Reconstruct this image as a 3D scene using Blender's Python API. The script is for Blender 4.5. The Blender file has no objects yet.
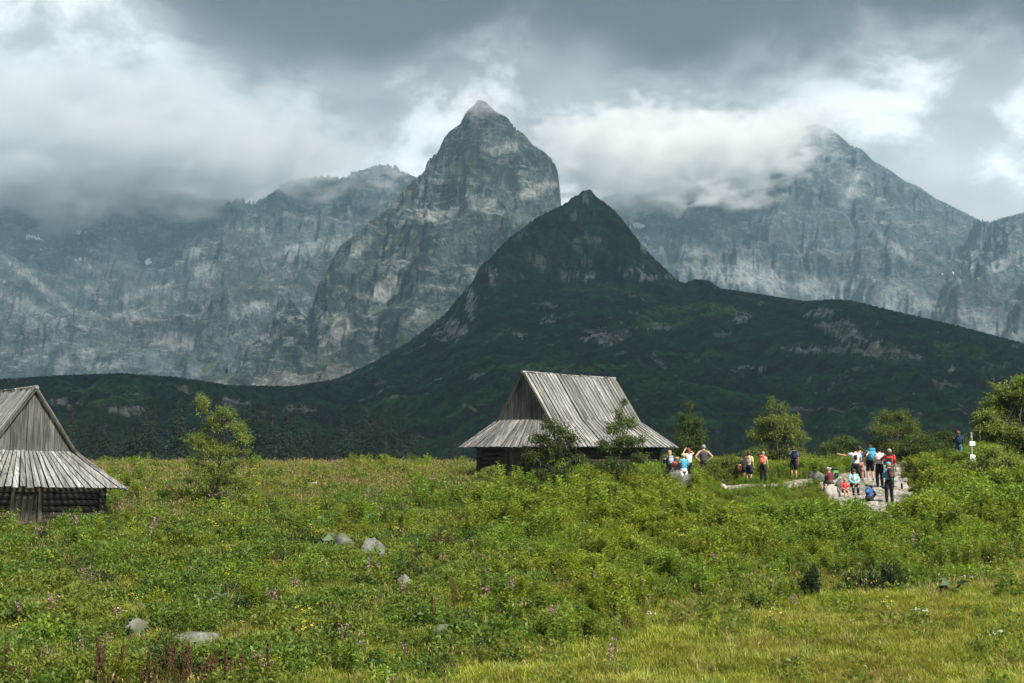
import bpy, bmesh, math, random
import numpy as np
from mathutils import Vector, Matrix
R = math.radians
S = bpy.context.scene
COL = S.collection
rng = np.random.default_rng(7)
random.seed(7)

# ---------------------------------------------------------------- camera
F = 1024*50/36.0
HOR = 455.0
PITCH = math.atan((HOR-341.5)/F)
cd = bpy.data.cameras.new('camera'); cam = bpy.data.objects.new('camera', cd); COL.objects.link(cam)
cd.lens = 50; cd.sensor_width = 36; cd.clip_start = 0.1; cd.clip_end = 30000
cam.location = (0, 0, 0); cam.rotation_euler = (R(90)+PITCH, 0, 0)
S.camera = cam
S.view_settings.view_transform = 'Standard'; S.view_settings.look = 'None'
S.view_settings.exposure = 0.98; S.view_settings.gamma = 1.0
S.render.engine = 'CYCLES'
S.cycles.use_denoising = True
S.cycles.max_bounces = 6; S.cycles.diffuse_bounces = 2; S.cycles.glossy_bounces = 1
S.cycles.transmission_bounces = 2; S.cycles.transparent_max_bounces = 6; S.cycles.volume_bounces = 6
S.cycles.volume_max_steps = 128
S.cycles.use_adaptive_sampling = True; S.cycles.adaptive_threshold = 0.02

SUN_EL, SUN_AZ = 46.0, 40.0     # azimuth: degrees from straight behind the camera, negative = to the left
sx = math.sin(R(SUN_AZ)); sy = -math.cos(R(SUN_AZ))
sun_dir = Vector((sx*math.cos(R(SUN_EL)), sy*math.cos(R(SUN_EL)), math.sin(R(SUN_EL))))
sd = bpy.data.lights.new('sun', 'SUN'); so = bpy.data.objects.new('sun', sd); COL.objects.link(so)
sd.energy = 4.9; sd.angle = R(9); sd.color = (1.0, 0.95, 0.87)
so.rotation_euler = sun_dir.to_track_quat('Z', 'Y').to_euler()

# ---------------------------------------------------------------- node helper
class NT:
    def __init__(s, tree): s.t = tree; s.t.nodes.clear()
    def n(s, typ, **kw):
        nd = s.t.nodes.new(typ)
        for k, v in kw.items():
            if k.startswith('i_'):
                key = k[2:]; key = int(key) if key.isdigit() else key.replace('_', ' ')
                s.inp(nd, key, v)
            else: setattr(nd, k, v)
        return nd
    def inp(s, nd, key, v):
        sk = nd.inputs[key]
        if isinstance(v, bpy.types.NodeSocket): s.t.links.new(v, sk)
        elif isinstance(v, bpy.types.Node): s.t.links.new(v.outputs[0], sk)
        else: sk.default_value = v
    def math(s, op, a, b=None, clamp=False):
        nd = s.t.nodes.new('ShaderNodeMath'); nd.operation = op; nd.use_clamp = clamp
        s.inp(nd, 0, a)
        if b is not None: s.inp(nd, 1, b)
        return nd.outputs[0]
    def mix(s, f, a, b, blend='MIX'):
        nd = s.t.nodes.new('ShaderNodeMix'); nd.data_type = 'RGBA'; nd.blend_type = blend
        s.inp(nd, 0, f); s.inp(nd, 6, a if not isinstance(a, tuple) else (*a, 1)[:4]); s.inp(nd, 7, b if not isinstance(b, tuple) else (*b, 1)[:4])
        return nd.outputs[2]
    def rng(s, v, a, b, c=0.0, d=1.0, smooth=True):
        nd = s.t.nodes.new('ShaderNodeMapRange'); nd.interpolation_type = 'SMOOTHSTEP' if smooth else 'LINEAR'
        s.inp(nd, 0, v); s.inp(nd, 1, a); s.inp(nd, 2, b); s.inp(nd, 3, c); s.inp(nd, 4, d)
        return nd.outputs[0]
    def noise(s, vec, scale, detail=5, rough=0.55, dist=0.0, col=False):
        nd = s.t.nodes.new('ShaderNodeTexNoise')
        s.inp(nd, 'Vector', vec); nd.inputs['Scale'].default_value = scale; nd.inputs['Detail'].default_value = detail
        nd.inputs['Roughness'].default_value = rough; nd.inputs['Distortion'].default_value = dist
        return nd.outputs[1 if col else 0]
    def mapping(s, vec, scale=(1, 1, 1), loc=(0, 0, 0), rot=(0, 0, 0)):
        nd = s.t.nodes.new('ShaderNodeMapping'); s.inp(nd, 'Vector', vec)
        nd.inputs['Scale'].default_value = scale; nd.inputs['Location'].default_value = loc; nd.inputs['Rotation'].default_value = rot
        return nd.outputs[0]

# ---------------------------------------------------------------- world: overcast sky
W = bpy.data.worlds.new('World'); S.world = W; W.use_nodes = True
w = NT(W.node_tree)
sky = w.n('ShaderNodeTexSky', sky_type='NISHITA', sun_disc=False)
sky.sun_elevation = R(SUN_EL); sky.sun_rotation = math.atan2(sun_dir.x, sun_dir.y); sky.air_density = 1.0; sky.dust_density = 2.0
tc = w.n('ShaderNodeTexCoord').outputs['Generated']
sep = w.n('ShaderNodeSeparateXYZ'); w.inp(sep, 0, tc)
el, ax = sep.outputs[2], sep.outputs[0]
cn = w.noise(w.mapping(tc, (1, 1, 2.0)), 5.0, 7, 0.52, 0.25)
cn2 = w.noise(w.mapping(tc, (1, 1, 1.6), (3, 1, 0)), 2.6, 4, 0.5, 0.3)
big = w.noise(w.mapping(tc, (1, 1, 1.5), (0.4, 2, 5)), 9.0, 6, 0.5, 0.4)
puff = w.noise(w.mapping(tc, (1, 1, 1.5), (7, 2, 3)), 9.0, 11, 0.60, 0.3)
bright = w.math('ADD', 5.6, w.math('MULTIPLY', w.math('SUBTRACT', cn, 0.5), 8.0))
bright = w.math('ADD', bright, w.rng(puff, 0.42, 0.58, -1.9, 2.2))
bright = w.math('ADD', bright, w.math('MULTIPLY', w.math('SUBTRACT', big, 0.5), 5.0))
# thick dark cloud deck higher up, its ragged rim from noise
rim = w.math('ADD', el, w.math('MULTIPLY', w.math('SUBTRACT', cn2, 0.5), 0.22))
rim = w.math('ADD', rim, w.math('MULTIPLY', w.math('SUBTRACT', big, 0.5), 0.10))
leftopen = w.rng(ax, -0.30, -0.14, 0.10, 0.0)
rim = w.math('SUBTRACT', rim, leftopen)
dark = w.rng(rim, 0.225, 0.295)
lowleft = w.math('MULTIPLY', w.rng(ax, -0.26, -0.04, 1.0, 0.0), w.rng(el, 0.18, 0.33, 1.0, 0.0))
bright = w.mix(w.math('MULTIPLY', dark, 0.98), bright, (0.35, 0.35, 0.36))
bright = w.mix(w.math('MULTIPLY', lowleft, 0.86), bright, (2.6, 2.75, 2.9))
tint = w.mix(1.0, bright, (0.965, 0.985, 0.99), 'MULTIPLY')
skyc = w.mix(0.93, sky.outputs[0], tint)
bg = w.n('ShaderNodeBackground'); w.inp(bg, 0, skyc); bg.inputs[1].default_value = 0.105
wo = w.n('ShaderNodeOutputWorld'); w.inp(wo, 0, bg.outputs[0])

# ---------------------------------------------------------------- projection helpers
def ray(px, py):
    a = (px-512)/F; b = (341.5-py)/F
    return np.array([a, math.cos(PITCH)-b*math.sin(PITCH), math.sin(PITCH)+b*math.cos(PITCH)])
def at(px, py, Y):
    d = ray(px, py); return d*(Y/d[1])

# ---------------------------------------------------------------- numpy noise
_perm = np.random.default_rng(3).integers(0, 2**31, 4096)
def _h(ix, iy, seed):
    h = (ix*374761393 + iy*668265263 + seed*974634777) & 0x7fffffff
    h = ((h ^ (h >> 13))*1274126177) & 0x7fffffff
    return (h ^ (h >> 16)) & 0xffff
def perlin(x, y, seed=0):
    x = np.asarray(x, float); y = np.asarray(y, float)
    ix = np.floor(x).astype(np.int64); iy = np.floor(y).astype(np.int64); fx = x-ix; fy = y-iy
    u = fx*fx*fx*(fx*(fx*6-15)+10); v = fy*fy*fy*(fy*(fy*6-15)+10)
    def g(dx, dy):
        a = _h(ix+dx, iy+dy, seed)*(2*math.pi/65536)
        return np.cos(a)*(fx-dx)+np.sin(a)*(fy-dy)
    a = g(0, 0); b = g(1, 0); c = g(0, 1); d = g(1, 1)
    return 1.5*((a*(1-u)+b*u)*(1-v)+(c*(1-u)+d*u)*v)
def fbm(x, y, oct=5, seed=0, gain=0.5, lac=2.03):
    s = 0; a = 1.0
    for i in range(oct):
        s = s+a*perlin(x, y, seed+i*17); x = x*lac+3.1; y = y*lac-1.7; a *= gain
    return s
def ridged(x, y, oct=5, seed=0, gain=0.5, lac=2.07):
    s = 0; a = 1.0; w_ = 1.0
    for i in range(oct):
        n = 1-np.abs(perlin(x, y, seed+i*13)); n = n*n*w_
        s = s+a*n; w_ = np.clip(n*1.6, 0, 1); x = x*lac+5.3; y = y*lac+2.9; a *= gain
    return s
def sstep(a, b, x):
    t = np.clip((x-a)/(b-a), 0, 1); return t*t*(3-2*t)

# ---------------------------------------------------------------- mesh helpers
def mk(name, V, Fc, mat=None, parent=None, smooth=False, attr=None, attr2=None):
    V = np.asarray(V, np.float32).reshape(-1, 3); Fc = np.asarray(Fc, np.int32)
    m = bpy.data.meshes.new(name)
    m.vertices.add(len(V)); m.vertices.foreach_set('co', V.ravel())
    k = Fc.shape[1]
    m.loops.add(Fc.size); m.loops.foreach_set('vertex_index', Fc.ravel())
    m.polygons.add(len(Fc)); m.polygons.foreach_set('loop_start', np.arange(0, Fc.size, k, dtype=np.int32))
    try: m.polygons.foreach_set('loop_total', np.full(len(Fc), k, np.int32))
    except Exception: pass
    if smooth: m.polygons.foreach_set('use_smooth', np.ones(len(Fc), bool))
    for nm, arr in (('var', attr), ('veg', attr2)):
        if arr is not None:
            A = m.attributes.new(nm, 'FLOAT', 'POINT'); A.data.foreach_set('value', np.asarray(arr, np.float32).ravel())
    if mat: m.materials.append(mat)
    m.update(calc_edges=True); m.validate()
    o = bpy.data.objects.new(name, m); COL.objects.link(o)
    if parent: o.parent = parent
    return o
def grid_faces(nr, nc):
    i = np.arange(nr-1)[:, None]*nc+np.arange(nc-1)[None, :]
    return np.stack([i, i+1, i+nc+1, i+nc], -1).reshape(-1, 4)
def tag(o, label=None, cat=None, group=None, kind=None):
    if label: o['label'] = label
    if cat: o['category'] = cat
    if group: o['group'] = group
    if kind: o['kind'] = kind
    return o
def empty(name, loc=(0, 0, 0), rz=0.0):
    o = bpy.data.objects.new(name, None); COL.objects.link(o); o.location = loc; o.rotation_euler = (0, 0, rz); o.empty_display_size = .2
    return o
class MB:
    """collects boxes, tubes and blobs for ONE mesh"""
    def __init__(s): s.v = []; s.f = []; s.a = []; s.n = 0
    def add(s, V, Fc, a=None):
        V = np.asarray(V, float)
        if a is None: a = random.random()
        for f in Fc: s.f.append(tuple(int(i)+s.n for i in f))
        s.v.append(V); s.a += [a]*len(V); s.n += len(V)
    def hexa(s, c8, a=None):   # 8 corners: bottom 4 ccw, top 4 ccw
        s.add(c8, [(3, 2, 1, 0), (4, 5, 6, 7), (0, 1, 5, 4), (1, 2, 6, 5), (2, 3, 7, 6), (3, 0, 4, 7)], a)
    def box(s, c, d, a=None, rot=None):
        c = np.array(c, float); h = np.array(d, float)/2
        P = np.array([(-1, -1, -1), (1, -1, -1), (1, 1, -1), (-1, 1, -1), (-1, -1, 1), (1, -1, 1), (1, 1, 1), (-1, 1, 1)])*h
        if rot is not None: P = P @ np.array(rot).T
        s.hexa(P+c, a)
    def tube(s, pts, rad, seg=8, a=None, cap=True):
        pts = [np.array(p, float) for p in pts]
        if not hasattr(rad, '__len__'): rad = [rad]*len(pts)
        rings = []
        for i, p in enumerate(pts):
            d = (pts[min(i+1, len(pts)-1)]-pts[max(i-1, 0)]); d = d/(np.linalg.norm(d)+1e-9)
            u = np.cross(d, (0, 0, 1.0)) if abs(d[2]) < .9 else np.cross(d, (1.0, 0, 0)); u /= np.linalg.norm(u); v = np.cross(d, u)
            th = np.arange(seg)*2*math.pi/seg
            rings.append(p+rad[i]*(np.cos(th)[:, None]*u+np.sin(th)[:, None]*v))
        V = np.concatenate(rings); Fc = []
        for i in range(len(pts)-1):
            for j in range(seg):
                k = (j+1) % seg; Fc.append((i*seg+j, i*seg+k, (i+1)*seg+k, (i+1)*seg+j))
        if cap: Fc.append(tuple(range(seg))[::-1]); Fc.append(tuple((len(pts)-1)*seg+j for j in range(seg)))
        s.add(V, Fc, a)
    def ball(s, c, r, seg=10, rings=7, a=None, top=-1.0):
        c = np.array(c, float); r = np.array(r, float)*np.ones(3); V = []; Fc = []
        for i in range(rings+1):
            t = math.pi*i/rings; z = max(math.cos(t), top)
            for j in range(seg):
                p = 2*math.pi*j/seg; V.append(c+r*np.array([math.sin(t)*math.cos(p), math.sin(t)*math.sin(p), z]))
        for i in range(rings):
            for j in range(seg):
                k = (j+1) % seg; Fc.append((i*seg+j, (i+1)*seg+j, (i+1)*seg+k, i*seg+k))
        s.add(V, Fc, a)
    def build(s, name, mat, parent=None, smooth=False, bevel=0):
        m = bpy.data.meshes.new(name); V = np.concatenate(s.v)
        m.from_pydata(V.tolist(), [], s.f)
        A = m.attributes.new('var', 'FLOAT', 'POINT'); A.data.foreach_set('value', np.array(s.a, np.float32))
        if smooth: m.polygons.foreach_set('use_smooth', np.ones(len(m.polygons), bool))
        if mat: m.materials.append(mat)
        m.update(); o = bpy.data.objects.new(name, m); COL.objects.link(o)
        if parent: o.parent = parent
        if bevel:
            b = o.modifiers.new('b', 'BEVEL'); b.width = bevel; b.segments = 2
        return o

# ---------------------------------------------------------------- materials
def mat(name):
    m = bpy.data.materials.new(name); m.use_nodes = True; return m, NT(m.node_tree)
def finish(t, shader): o = t.n('ShaderNodeOutputMaterial'); t.inp(o, 0, shader)
def bsdf(t, col, rough=0.9, normal=None, spec=0.2):
    p = t.n('ShaderNodeBsdfPrincipled'); t.inp(p, 'Base Color', col if not isinstance(col, tuple) else (*col, 1)[:4])
    t.inp(p, 'Roughness', rough); p.inputs['Specular IOR Level'].default_value = spec
    if normal is not None: t.inp(p, 'Normal', normal)
    return p.outputs[0]
def simple(name, col, rough=0.85, var=0.25):
    m, t = mat(name); g = t.n('ShaderNodeTexCoord').outputs['Object']
    n = t.noise(g, 14, 4)
    c = t.mix(1.0, (*col,), t.rng(n, 0.3, 0.7, 1-var, 1+var), 'MULTIPLY')
    finish(t, bsdf(t, c, rough)); return m
def leafmat(name, c1, c2, c3=None, trans=0.35, patch=0.35):
    """foliage: leaf-to-leaf variation, plus drifts of plants of a different green across the ground"""
    m, t = mat(name); va = t.n('ShaderNodeAttribute', attribute_name='var').outputs['Fac']
    pos = t.n('ShaderNodeNewGeometry').outputs['Position']; rd = t.n('ShaderNodeObjectInfo').outputs['Random']
    c = t.mix(va, c1, c2)
    n = t.noise(pos, patch, 3, 0.6)
    if c3: c = t.mix(t.rng(n, 0.42, 0.62), c, c3)
    c = t.mix(1.0, c, t.rng(rd, 0, 1, 0.70, 1.30, False), 'MULTIPLY')
    d = t.n('ShaderNodeBsdfPrincipled'); t.inp(d, 'Base Color', c); d.inputs['Roughness'].default_value = .55; d.inputs['Specular IOR Level'].default_value = .25
    tr = t.n('ShaderNodeBsdfTranslucent'); t.inp(tr, 0, t.mix(1.0, c, (1.25, 1.15, .6), 'MULTIPLY'))
    mx = t.n('ShaderNodeMixShader'); mx.inputs[0].default_value = trans; t.inp(mx, 1, d.outputs[0]); t.inp(mx, 2, tr.outputs[0])
    finish(t, mx.outputs[0]); return m

def woodmat(name, lo, mid, hi, axis_scale=(14, 14, 0.9), rough=0.9, lichen=0.5):
    m, t = mat(name); g = t.n('ShaderNodeTexCoord').outputs['Object']
    va = t.n('ShaderNodeAttribute', attribute_name='var').outputs['Fac']
    off = t.n('ShaderNodeCombineXYZ'); t.inp(off, 0, t.math('MULTIPLY', va, 37.0)); t.inp(off, 1, t.math('MULTIPLY', va, 11.0))
    add = t.n('ShaderNodeVectorMath', operation='ADD'); t.inp(add, 0, g); t.inp(add, 1, off.outputs[0])
    gr = t.noise(t.mapping(add.outputs[0], axis_scale), 1.0, 6, 0.65)
    c = t.mix(t.rng(gr, 0.3, 0.7), lo, hi)
    c = t.mix(t.rng(va, 0, 1, 0.0, 0.75, False), c, t.mix(t.rng(gr, .35, .65), lo, mid))
    sp = t.noise(add.outputs[0], 9.0, 5, 0.7)
    c = t.mix(t.rng(sp, 0.56, 0.66, 0, lichen), c, tuple(0.35*x for x in lo))
    big = t.noise(g, 0.8, 3)
    c = t.mix(1.0, c, t.rng(big, .3, .7, .75, 1.2), 'MULTIPLY'); c = t.mix(1.0, c, t.rng(t.math('FRACT', t.math('MULTIPLY', va, 7.31)), 0, 1, .78, 1.15, False), 'MULTIPLY')
    b = t.n('ShaderNodeBump', i_Strength=0.6, i_Distance=0.02, i_Height=gr)
    finish(t, bsdf(t, c, rough, b.outputs[0])); return m
M = {}
M['shingle'] = woodmat('weathered_roof_wood', (0.13, 0.13, 0.125), (0.22, 0.21, 0.195), (0.42, 0.41, 0.385), (10, 10, 1.0), lichen=.8)
M['slope'] = woodmat('weathered_slope_wood', (0.08, 0.08, 0.076), (0.155, 0.15, 0.14), (0.38, 0.375, 0.355), (.9, 12, .9), lichen=.75)
M['skirt'] = woodmat('weathered_skirt_wood', (0.08, 0.08, 0.076), (0.155, 0.15, 0.14), (0.38, 0.375, 0.355), (12, .9, .9), lichen=.75)
M['gable'] = woodmat('grey_gable_wood', (0.04, 0.039, 0.036), (0.10, 0.098, 0.09), (0.16, 0.158, 0.147), (12, 12, 0.8))
M['log'] = woodmat('dark_log_wood', (0.014, 0.012, 0.010), (0.035, 0.03, 0.024), (0.07, 0.062, 0.05), (1.2, 1.2, 14))
M['dark_plank'] = woodmat('dark_plank_wood', (0.03, 0.026, 0.02), (0.07, 0.06, 0.045), (0.11, 0.10, 0.08), (14, 14, 1))
M['bark'] = simple('bark', (0.07, 0.06, 0.05), .95, .5)
M['pale_bark'] = simple('pale_bark', (0.30, 0.29, 0.25), .9, .4)

def rockmat(name, c1, c2, scale=6.0, moss=0.3):
    m, t = mat(name); g = t.n('ShaderNodeNewGeometry'); pos = g.outputs['Position']
    n = t.noise(pos, scale, 8, 0.65); n2 = t.noise(pos, scale*.25, 4)
    c = t.mix(t.rng(n, .3, .7), c1, c2)
    sp = t.n('ShaderNodeSeparateXYZ'); t.inp(sp, 0, g.outputs['Normal'])
    c = t.mix(t.math('MULTIPLY', t.rng(n2, .48, .6), moss), c, (0.07, 0.08, 0.035))
    b = t.n('ShaderNodeBump', i_Strength=0.8, i_Distance=0.03, i_Height=n)
    finish(t, bsdf(t, c, .9, b.outputs[0])); return m
M['rock'] = rockmat('grey_rock', (0.08, 0.085, 0.072), (0.21, 0.21, 0.185), 8, .75)
M['paving'] = rockmat('pale_granite', (0.26, 0.24, 0.21), (0.46, 0.44, 0.39), 9, .2)

# ground under the plants
m, t = mat('meadow_soil'); pos = t.n('ShaderNodeNewGeometry').outputs['Position']
n = t.noise(pos, 1.4, 7, .6); n2 = t.noise(pos, .12, 3)
c = t.mix(t.rng(n, .35, .65), (0.030, 0.042, 0.013), (0.055, 0.078, 0.02))
c = t.mix(t.rng(n2, .45, .65, 0, .5), c, (0.09, 0.085, 0.035))
b = t.n('ShaderNodeBump', i_Strength=1.0, i_Distance=0.15, i_Height=n)
finish(t, bsdf(t, c, 1.0, b.outputs[0])); M['soil'] = m

# dwarf-pine slopes of the near hill: 'veg' 1 = pine, 0 = bare scree/rock
def hillmat(name, pine1, pine2, grass, rock1, rock2, clump=0.22):
    m, t = mat(name); g = t.n('ShaderNodeNewGeometry'); pos = g.outputs['Position']
    vg = t.n('ShaderNodeAttribute', attribute_name='veg').outputs['Fac']
    gr = t.n('ShaderNodeAttribute', attribute_name='var').outputs['Fac']
    vo = t.n('ShaderNodeTexVoronoi', feature='F1'); t.inp(vo, 'Vector', pos); vo.inputs['Scale'].default_value = clump; vo.inputs['Randomness'].default_value = 1
    n = t.noise(pos, clump*.7, 8, .7); n3 = t.noise(pos, 0.012, 4, .6)
    c = t.mix(t.rng(n, .38, .62), pine1, pine2)
    c = t.mix(t.math('MULTIPLY', gr, t.rng(n, .35, .6)), c, grass)
    rn = t.noise(pos, 0.15, 8, .7)
    rc = t.mix(t.rng(rn, .35, .65), rock1, rock2)
    c = t.mix(1.0, c, t.rng(t.noise(t.mapping(pos, (.02, .035, .02)), 1.0, 6, .7), .36, .64, .30, 2.0), 'MULTIPLY')
    c = t.mix(vg, rc, c)
    hgt = t.math('ADD', t.math('MULTIPLY', vo.outputs['Distance'], -.6), n)
    b = t.n('ShaderNodeBump', i_Strength=1.0, i_Distance=4.0, i_Height=hgt)
    finish(t, bsdf(t, c, 1.0, b.outputs[0], 0.05)); return m
M['hill'] = hillmat('dwarf_pine_slope', (0.002, 0.008, 0.004), (0.014, 0.042, 0.014), (0.055, 0.11, 0.02), (0.09, 0.10, 0.085), (0.42, 0.43, 0.39))

def mountmat(name, r1, r2, r3, green, band=(0.010, 0.004, 0.02)):
    m, t = mat(name); g = t.n('ShaderNodeNewGeometry'); pos = g.outputs['Position']
    vg = t.n('ShaderNodeAttribute', attribute_name='veg').outputs['Fac']     # grass ledges
    sc = t.n('ShaderNodeAttribute', attribute_name='var').outputs['Fac']     # scree
    n = t.noise(pos, 0.02, 12, .76, .5)
    n2 = t.noise(t.mapping(pos, band, rot=(0, R(25), R(10))), 1.0, 8, .65, .6)
    n3 = t.noise(pos, 0.004, 6, .6)
    n5 = t.noise(pos, 0.07, 8, .7, .3); c = t.mix(t.rng(n, .42, .60), r1, r2)
    c = t.mix(t.rng(n2, .54, .64, 0, .5), c, t.mix(t.rng(n5, .4, .6), r2, r3))
    c = t.mix(t.rng(n5, .50, .42, 0, .6), c, r1)
    strata = t.noise(t.mapping(pos, (.016, .006, .06), rot=(R(8), R(-38), 0)), 1.0, 6, .72, 1.6); c = t.mix(t.rng(strata, .56, .64, 0, .42), c, r3); c = t.mix(t.rng(strata, .44, .38, 0, .6), c, r1)
    n6 = t.noise(pos, 0.22, 6, .75); c = t.mix(1.0, c, t.rng(n6, .35, .65, .62, 1.4), 'MULTIPLY')
    c = t.mix(t.math('MULTIPLY', sc, t.rng(n, .3, .6, .45, .95)), c, t.mix(t.rng(n5, .35, .6, 0, 1), r2, r3))
    c = t.mix(t.math('MULTIPLY', vg, t.rng(n2, .35, .6, .35, 1)), c, green)
    c = t.mix(1.0, c, t.rng(n3, .3, .7, .7, 1.25), 'MULTIPLY')
    b = t.n('ShaderNodeBump', i_Strength=1.0, i_Distance=26, i_Height=t.math('ADD', n, n2))
    finish(t, bsdf(t, c, 1.0, b.outputs[0], 0.05)); return m
M['peak'] = mountmat('granite_peak', (0.016, 0.028, 0.028), (0.11, 0.13, 0.118), (0.38, 0.39, 0.37), (0.055, 0.075, 0.035))
M['far'] = mountmat('haze_toned_far_granite', (0.038, 0.055, 0.062), (0.125, 0.15, 0.155), (0.36, 0.38, 0.375), (0.075, 0.10, 0.055))  # rock tones lifted and blued, part of the distance haze in the colour

# ---------------------------------------------------------------- meadow height
_gy = np.array([-400, 0, 12, 20, 29, 45, 54, 62, 72, 80, 88, 100, 120, 160, 220, 400.])
_gz = np.array([-12, -8, -6.3, -5.45, -4.62, -3.4, -2.72, -2.1, -1.40, -1.02, -0.95, -1.7, -4.2, -8.5, -12, -14.])
def gz(x, y):
    x = np.asarray(x, float); y = np.asarray(y, float)
    z = np.interp(y, _gy, _gz)*0.5+np.interp(y-3, _gy, _gz)*.25+np.interp(y+3, _gy, _gz)*.25
    z = z+0.75*sstep(17, 27, x)*sstep(55, 80, y)*(1-sstep(95, 125, y))
    return z
def gzb(x, y):      # with hummocks
    return gz(x, y)+0.16*fbm(x*.22, y*.22, 3, 5)+0.05*fbm(x*.9, y*.9, 2, 9)
def ground_at(px, py, ymax=95):
    d = ray(px, py); ys = np.arange(15, ymax, .1); X = d[0]/d[1]*ys; Zr = d[2]/d[1]*ys
    k = np.where(Zr <= gz(X, ys))[0]
    y = ys[k[0]] if len(k) else ymax
    x = d[0]/d[1]*y; return np.array([x, y, float(gzb(x, y))])

ys = np.concatenate([[-300, -120, -50, -20, 0, 8, 14], np.arange(18, 100, .35), np.linspace(101, 400, 60)])
us = np.concatenate([[-600, -300, -150, -80, -60], np.arange(-48, 48.01, .4), [60, 80, 150, 300, 600]])
X, Y = np.meshgrid(us, ys)
Z = gzb(X, Y)
Z = np.where(Y > 130, Z-6*sstep(130, 200, Y), Z)
mk('ground', np.stack([X, Y, Z], -1), grid_faces(len(ys), len(us)), M['soil'], smooth=True)['kind'] = 'structure'

# ---------------------------------------------------------------- near hill with dwarf pine
sil = np.array([(-250, 372), (0, 379), (60, 375), (120, 373), (180, 377), (230, 384), (290, 386), (330, 384), (370, 366), (410, 341), (445, 314), (462, 296), (472, 285)], float)
shoulder = np.array([(-250, 372, 760), (0, 379, 760), (60, 375, 760), (120, 373, 760), (180, 377, 800), (230, 384, 860), (290, 387, 930), (330, 384, 1000), (370, 366, 1080), (410, 341, 1160),
    (445, 314, 1230), (468, 292, 1290), (490, 284, 1340), (540, 277, 1380), (600, 276, 1400), (660, 281, 1420), (690, 283, 1440), (720, 289, 1420), (760, 295, 1400), (805, 301, 1360), (850, 300, 1290),
    (900, 312, 1240), (960, 326, 1180), (1024, 343, 1120), (1120, 362, 1060), (1300, 380, 1000)], float)
def zratio(px, py):
    d = ray(px, py); return d[2]/d[1], d[0]/d[1]
_sr = np.array([zratio(a, b)[0] for a, b, c in shoulder]); _su = np.array([zratio(a, b)[1] for a, b, c in shoulder]); _sy = shoulder[:, 2]
def P3(lst): return [tuple(at(a, b, c)) for a, b, c in lst]
def seg_height(X, Y, poly, slope, power=1.0, cap=None):
    best = np.full(X.shape, -1e9)
    for (p, q) in zip(poly[:-1], poly[1:]):
        p = np.array(p); q = np.array(q); dx, dy = q[0]-p[0], q[1]-p[1]; L2 = dx*dx+dy*dy+1e-9
        t_ = np.clip(((X-p[0])*dx+(Y-p[1])*dy)/L2, 0, 1)
        d = np.hypot(X-(p[0]+t_*dx), Y-(p[1]+t_*dy)); z = p[2]+t_*(q[2]-p[2])
        best = np.maximum(best, z-slope*(d**power))
    return best
pyr_l = P3([(474, 286, 1300), (484, 262, 1330), (502, 247, 1370), (522, 229, 1410), (546, 214, 1450), (566, 203, 1480), (582, 194, 1497), (588, 190, 1500)])
pyr_r = P3([(588, 190, 1500), (593, 197, 1500), (606, 203, 1500), (622, 220, 1500), (640, 243, 1500), (658, 264, 1500), (668, 274, 1500)])
pyr_f = P3([(588, 192, 1499), (612, 228, 1460), (640, 275, 1400)])
pyr_g = P3([(588, 192, 1499), (560, 228, 1440), (530, 280, 1340)])
def hill_h(X, Y):
    U = X/Y
    wx = X+8*fbm(X*.006, Y*.006, 4, 21); wy = Y+12*fbm(X*.006, Y*.006, 4, 22)
    Yc = np.interp(U, _su, _sy); rc = np.interp(U, _su, _sr)
    zc = rc*Yc
    y0 = 210.; z0 = -9.
    tt = np.clip((Y-y0)/(Yc-y0), 0, 1)
    pw = np.interp(U, [-.36, -.12, 0.0, .36], [1.9, 2.0, 1.7, 1.65])
    zf = z0+(zc-z0)*tt**pw
    zb = zc-.42*(Y-Yc)
    base = np.where(Y < Yc, zf, zb)
    py_ = np.maximum(seg_height(wx, wy, pyr_l, .85), seg_height(wx, wy, pyr_r, 1.05))
    py_ = np.maximum(py_, np.maximum(seg_height(wx, wy, pyr_f, .95), seg_height(wx, wy, pyr_g, .85)))
    pyn = 9*(ridged(X*.012, Y*.012, 5, 31)-1.0)
    h = np.maximum(base, py_+(pyn*.6+5*(ridged(X*.045, Y*.045, 4, 33)-1.0))*sstep(0, 60, py_-base+30))
    amp = sstep(260, 700, Y)
    h = h+amp*(5.0*fbm(X*.006, Y*.009, 4, 40))*(1-sstep(-60, 0, Y-Yc)*.7)
    # gullies and benches on the open slope
    h = h+amp*3.0*(ridged(X*.010, Y*.016, 4, 47)-1.0)*(1-sstep(-90, 0, Y-Yc)*.8)
    pyrm = sstep(-10, 10, py_-base)
    h = h+amp*5.0*(ridged(X*.028+Y*.006, Y*.010, 4, 48)-1.0)*(1-sstep(-60, 0, Y-Yc)*.8)
    h = h+2.2*sstep(230, 420, Y)*(1-.3*pyrm)*fbm(X*.09, Y*.09, 4, 50, .65)     # bushes
    return h, base, py_, Yc, pyrm
nu, ny = 900, 620
uu = np.linspace(-.50, .50, nu); yy = 130*(2100/130)**np.linspace(0, 1, ny)
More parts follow.
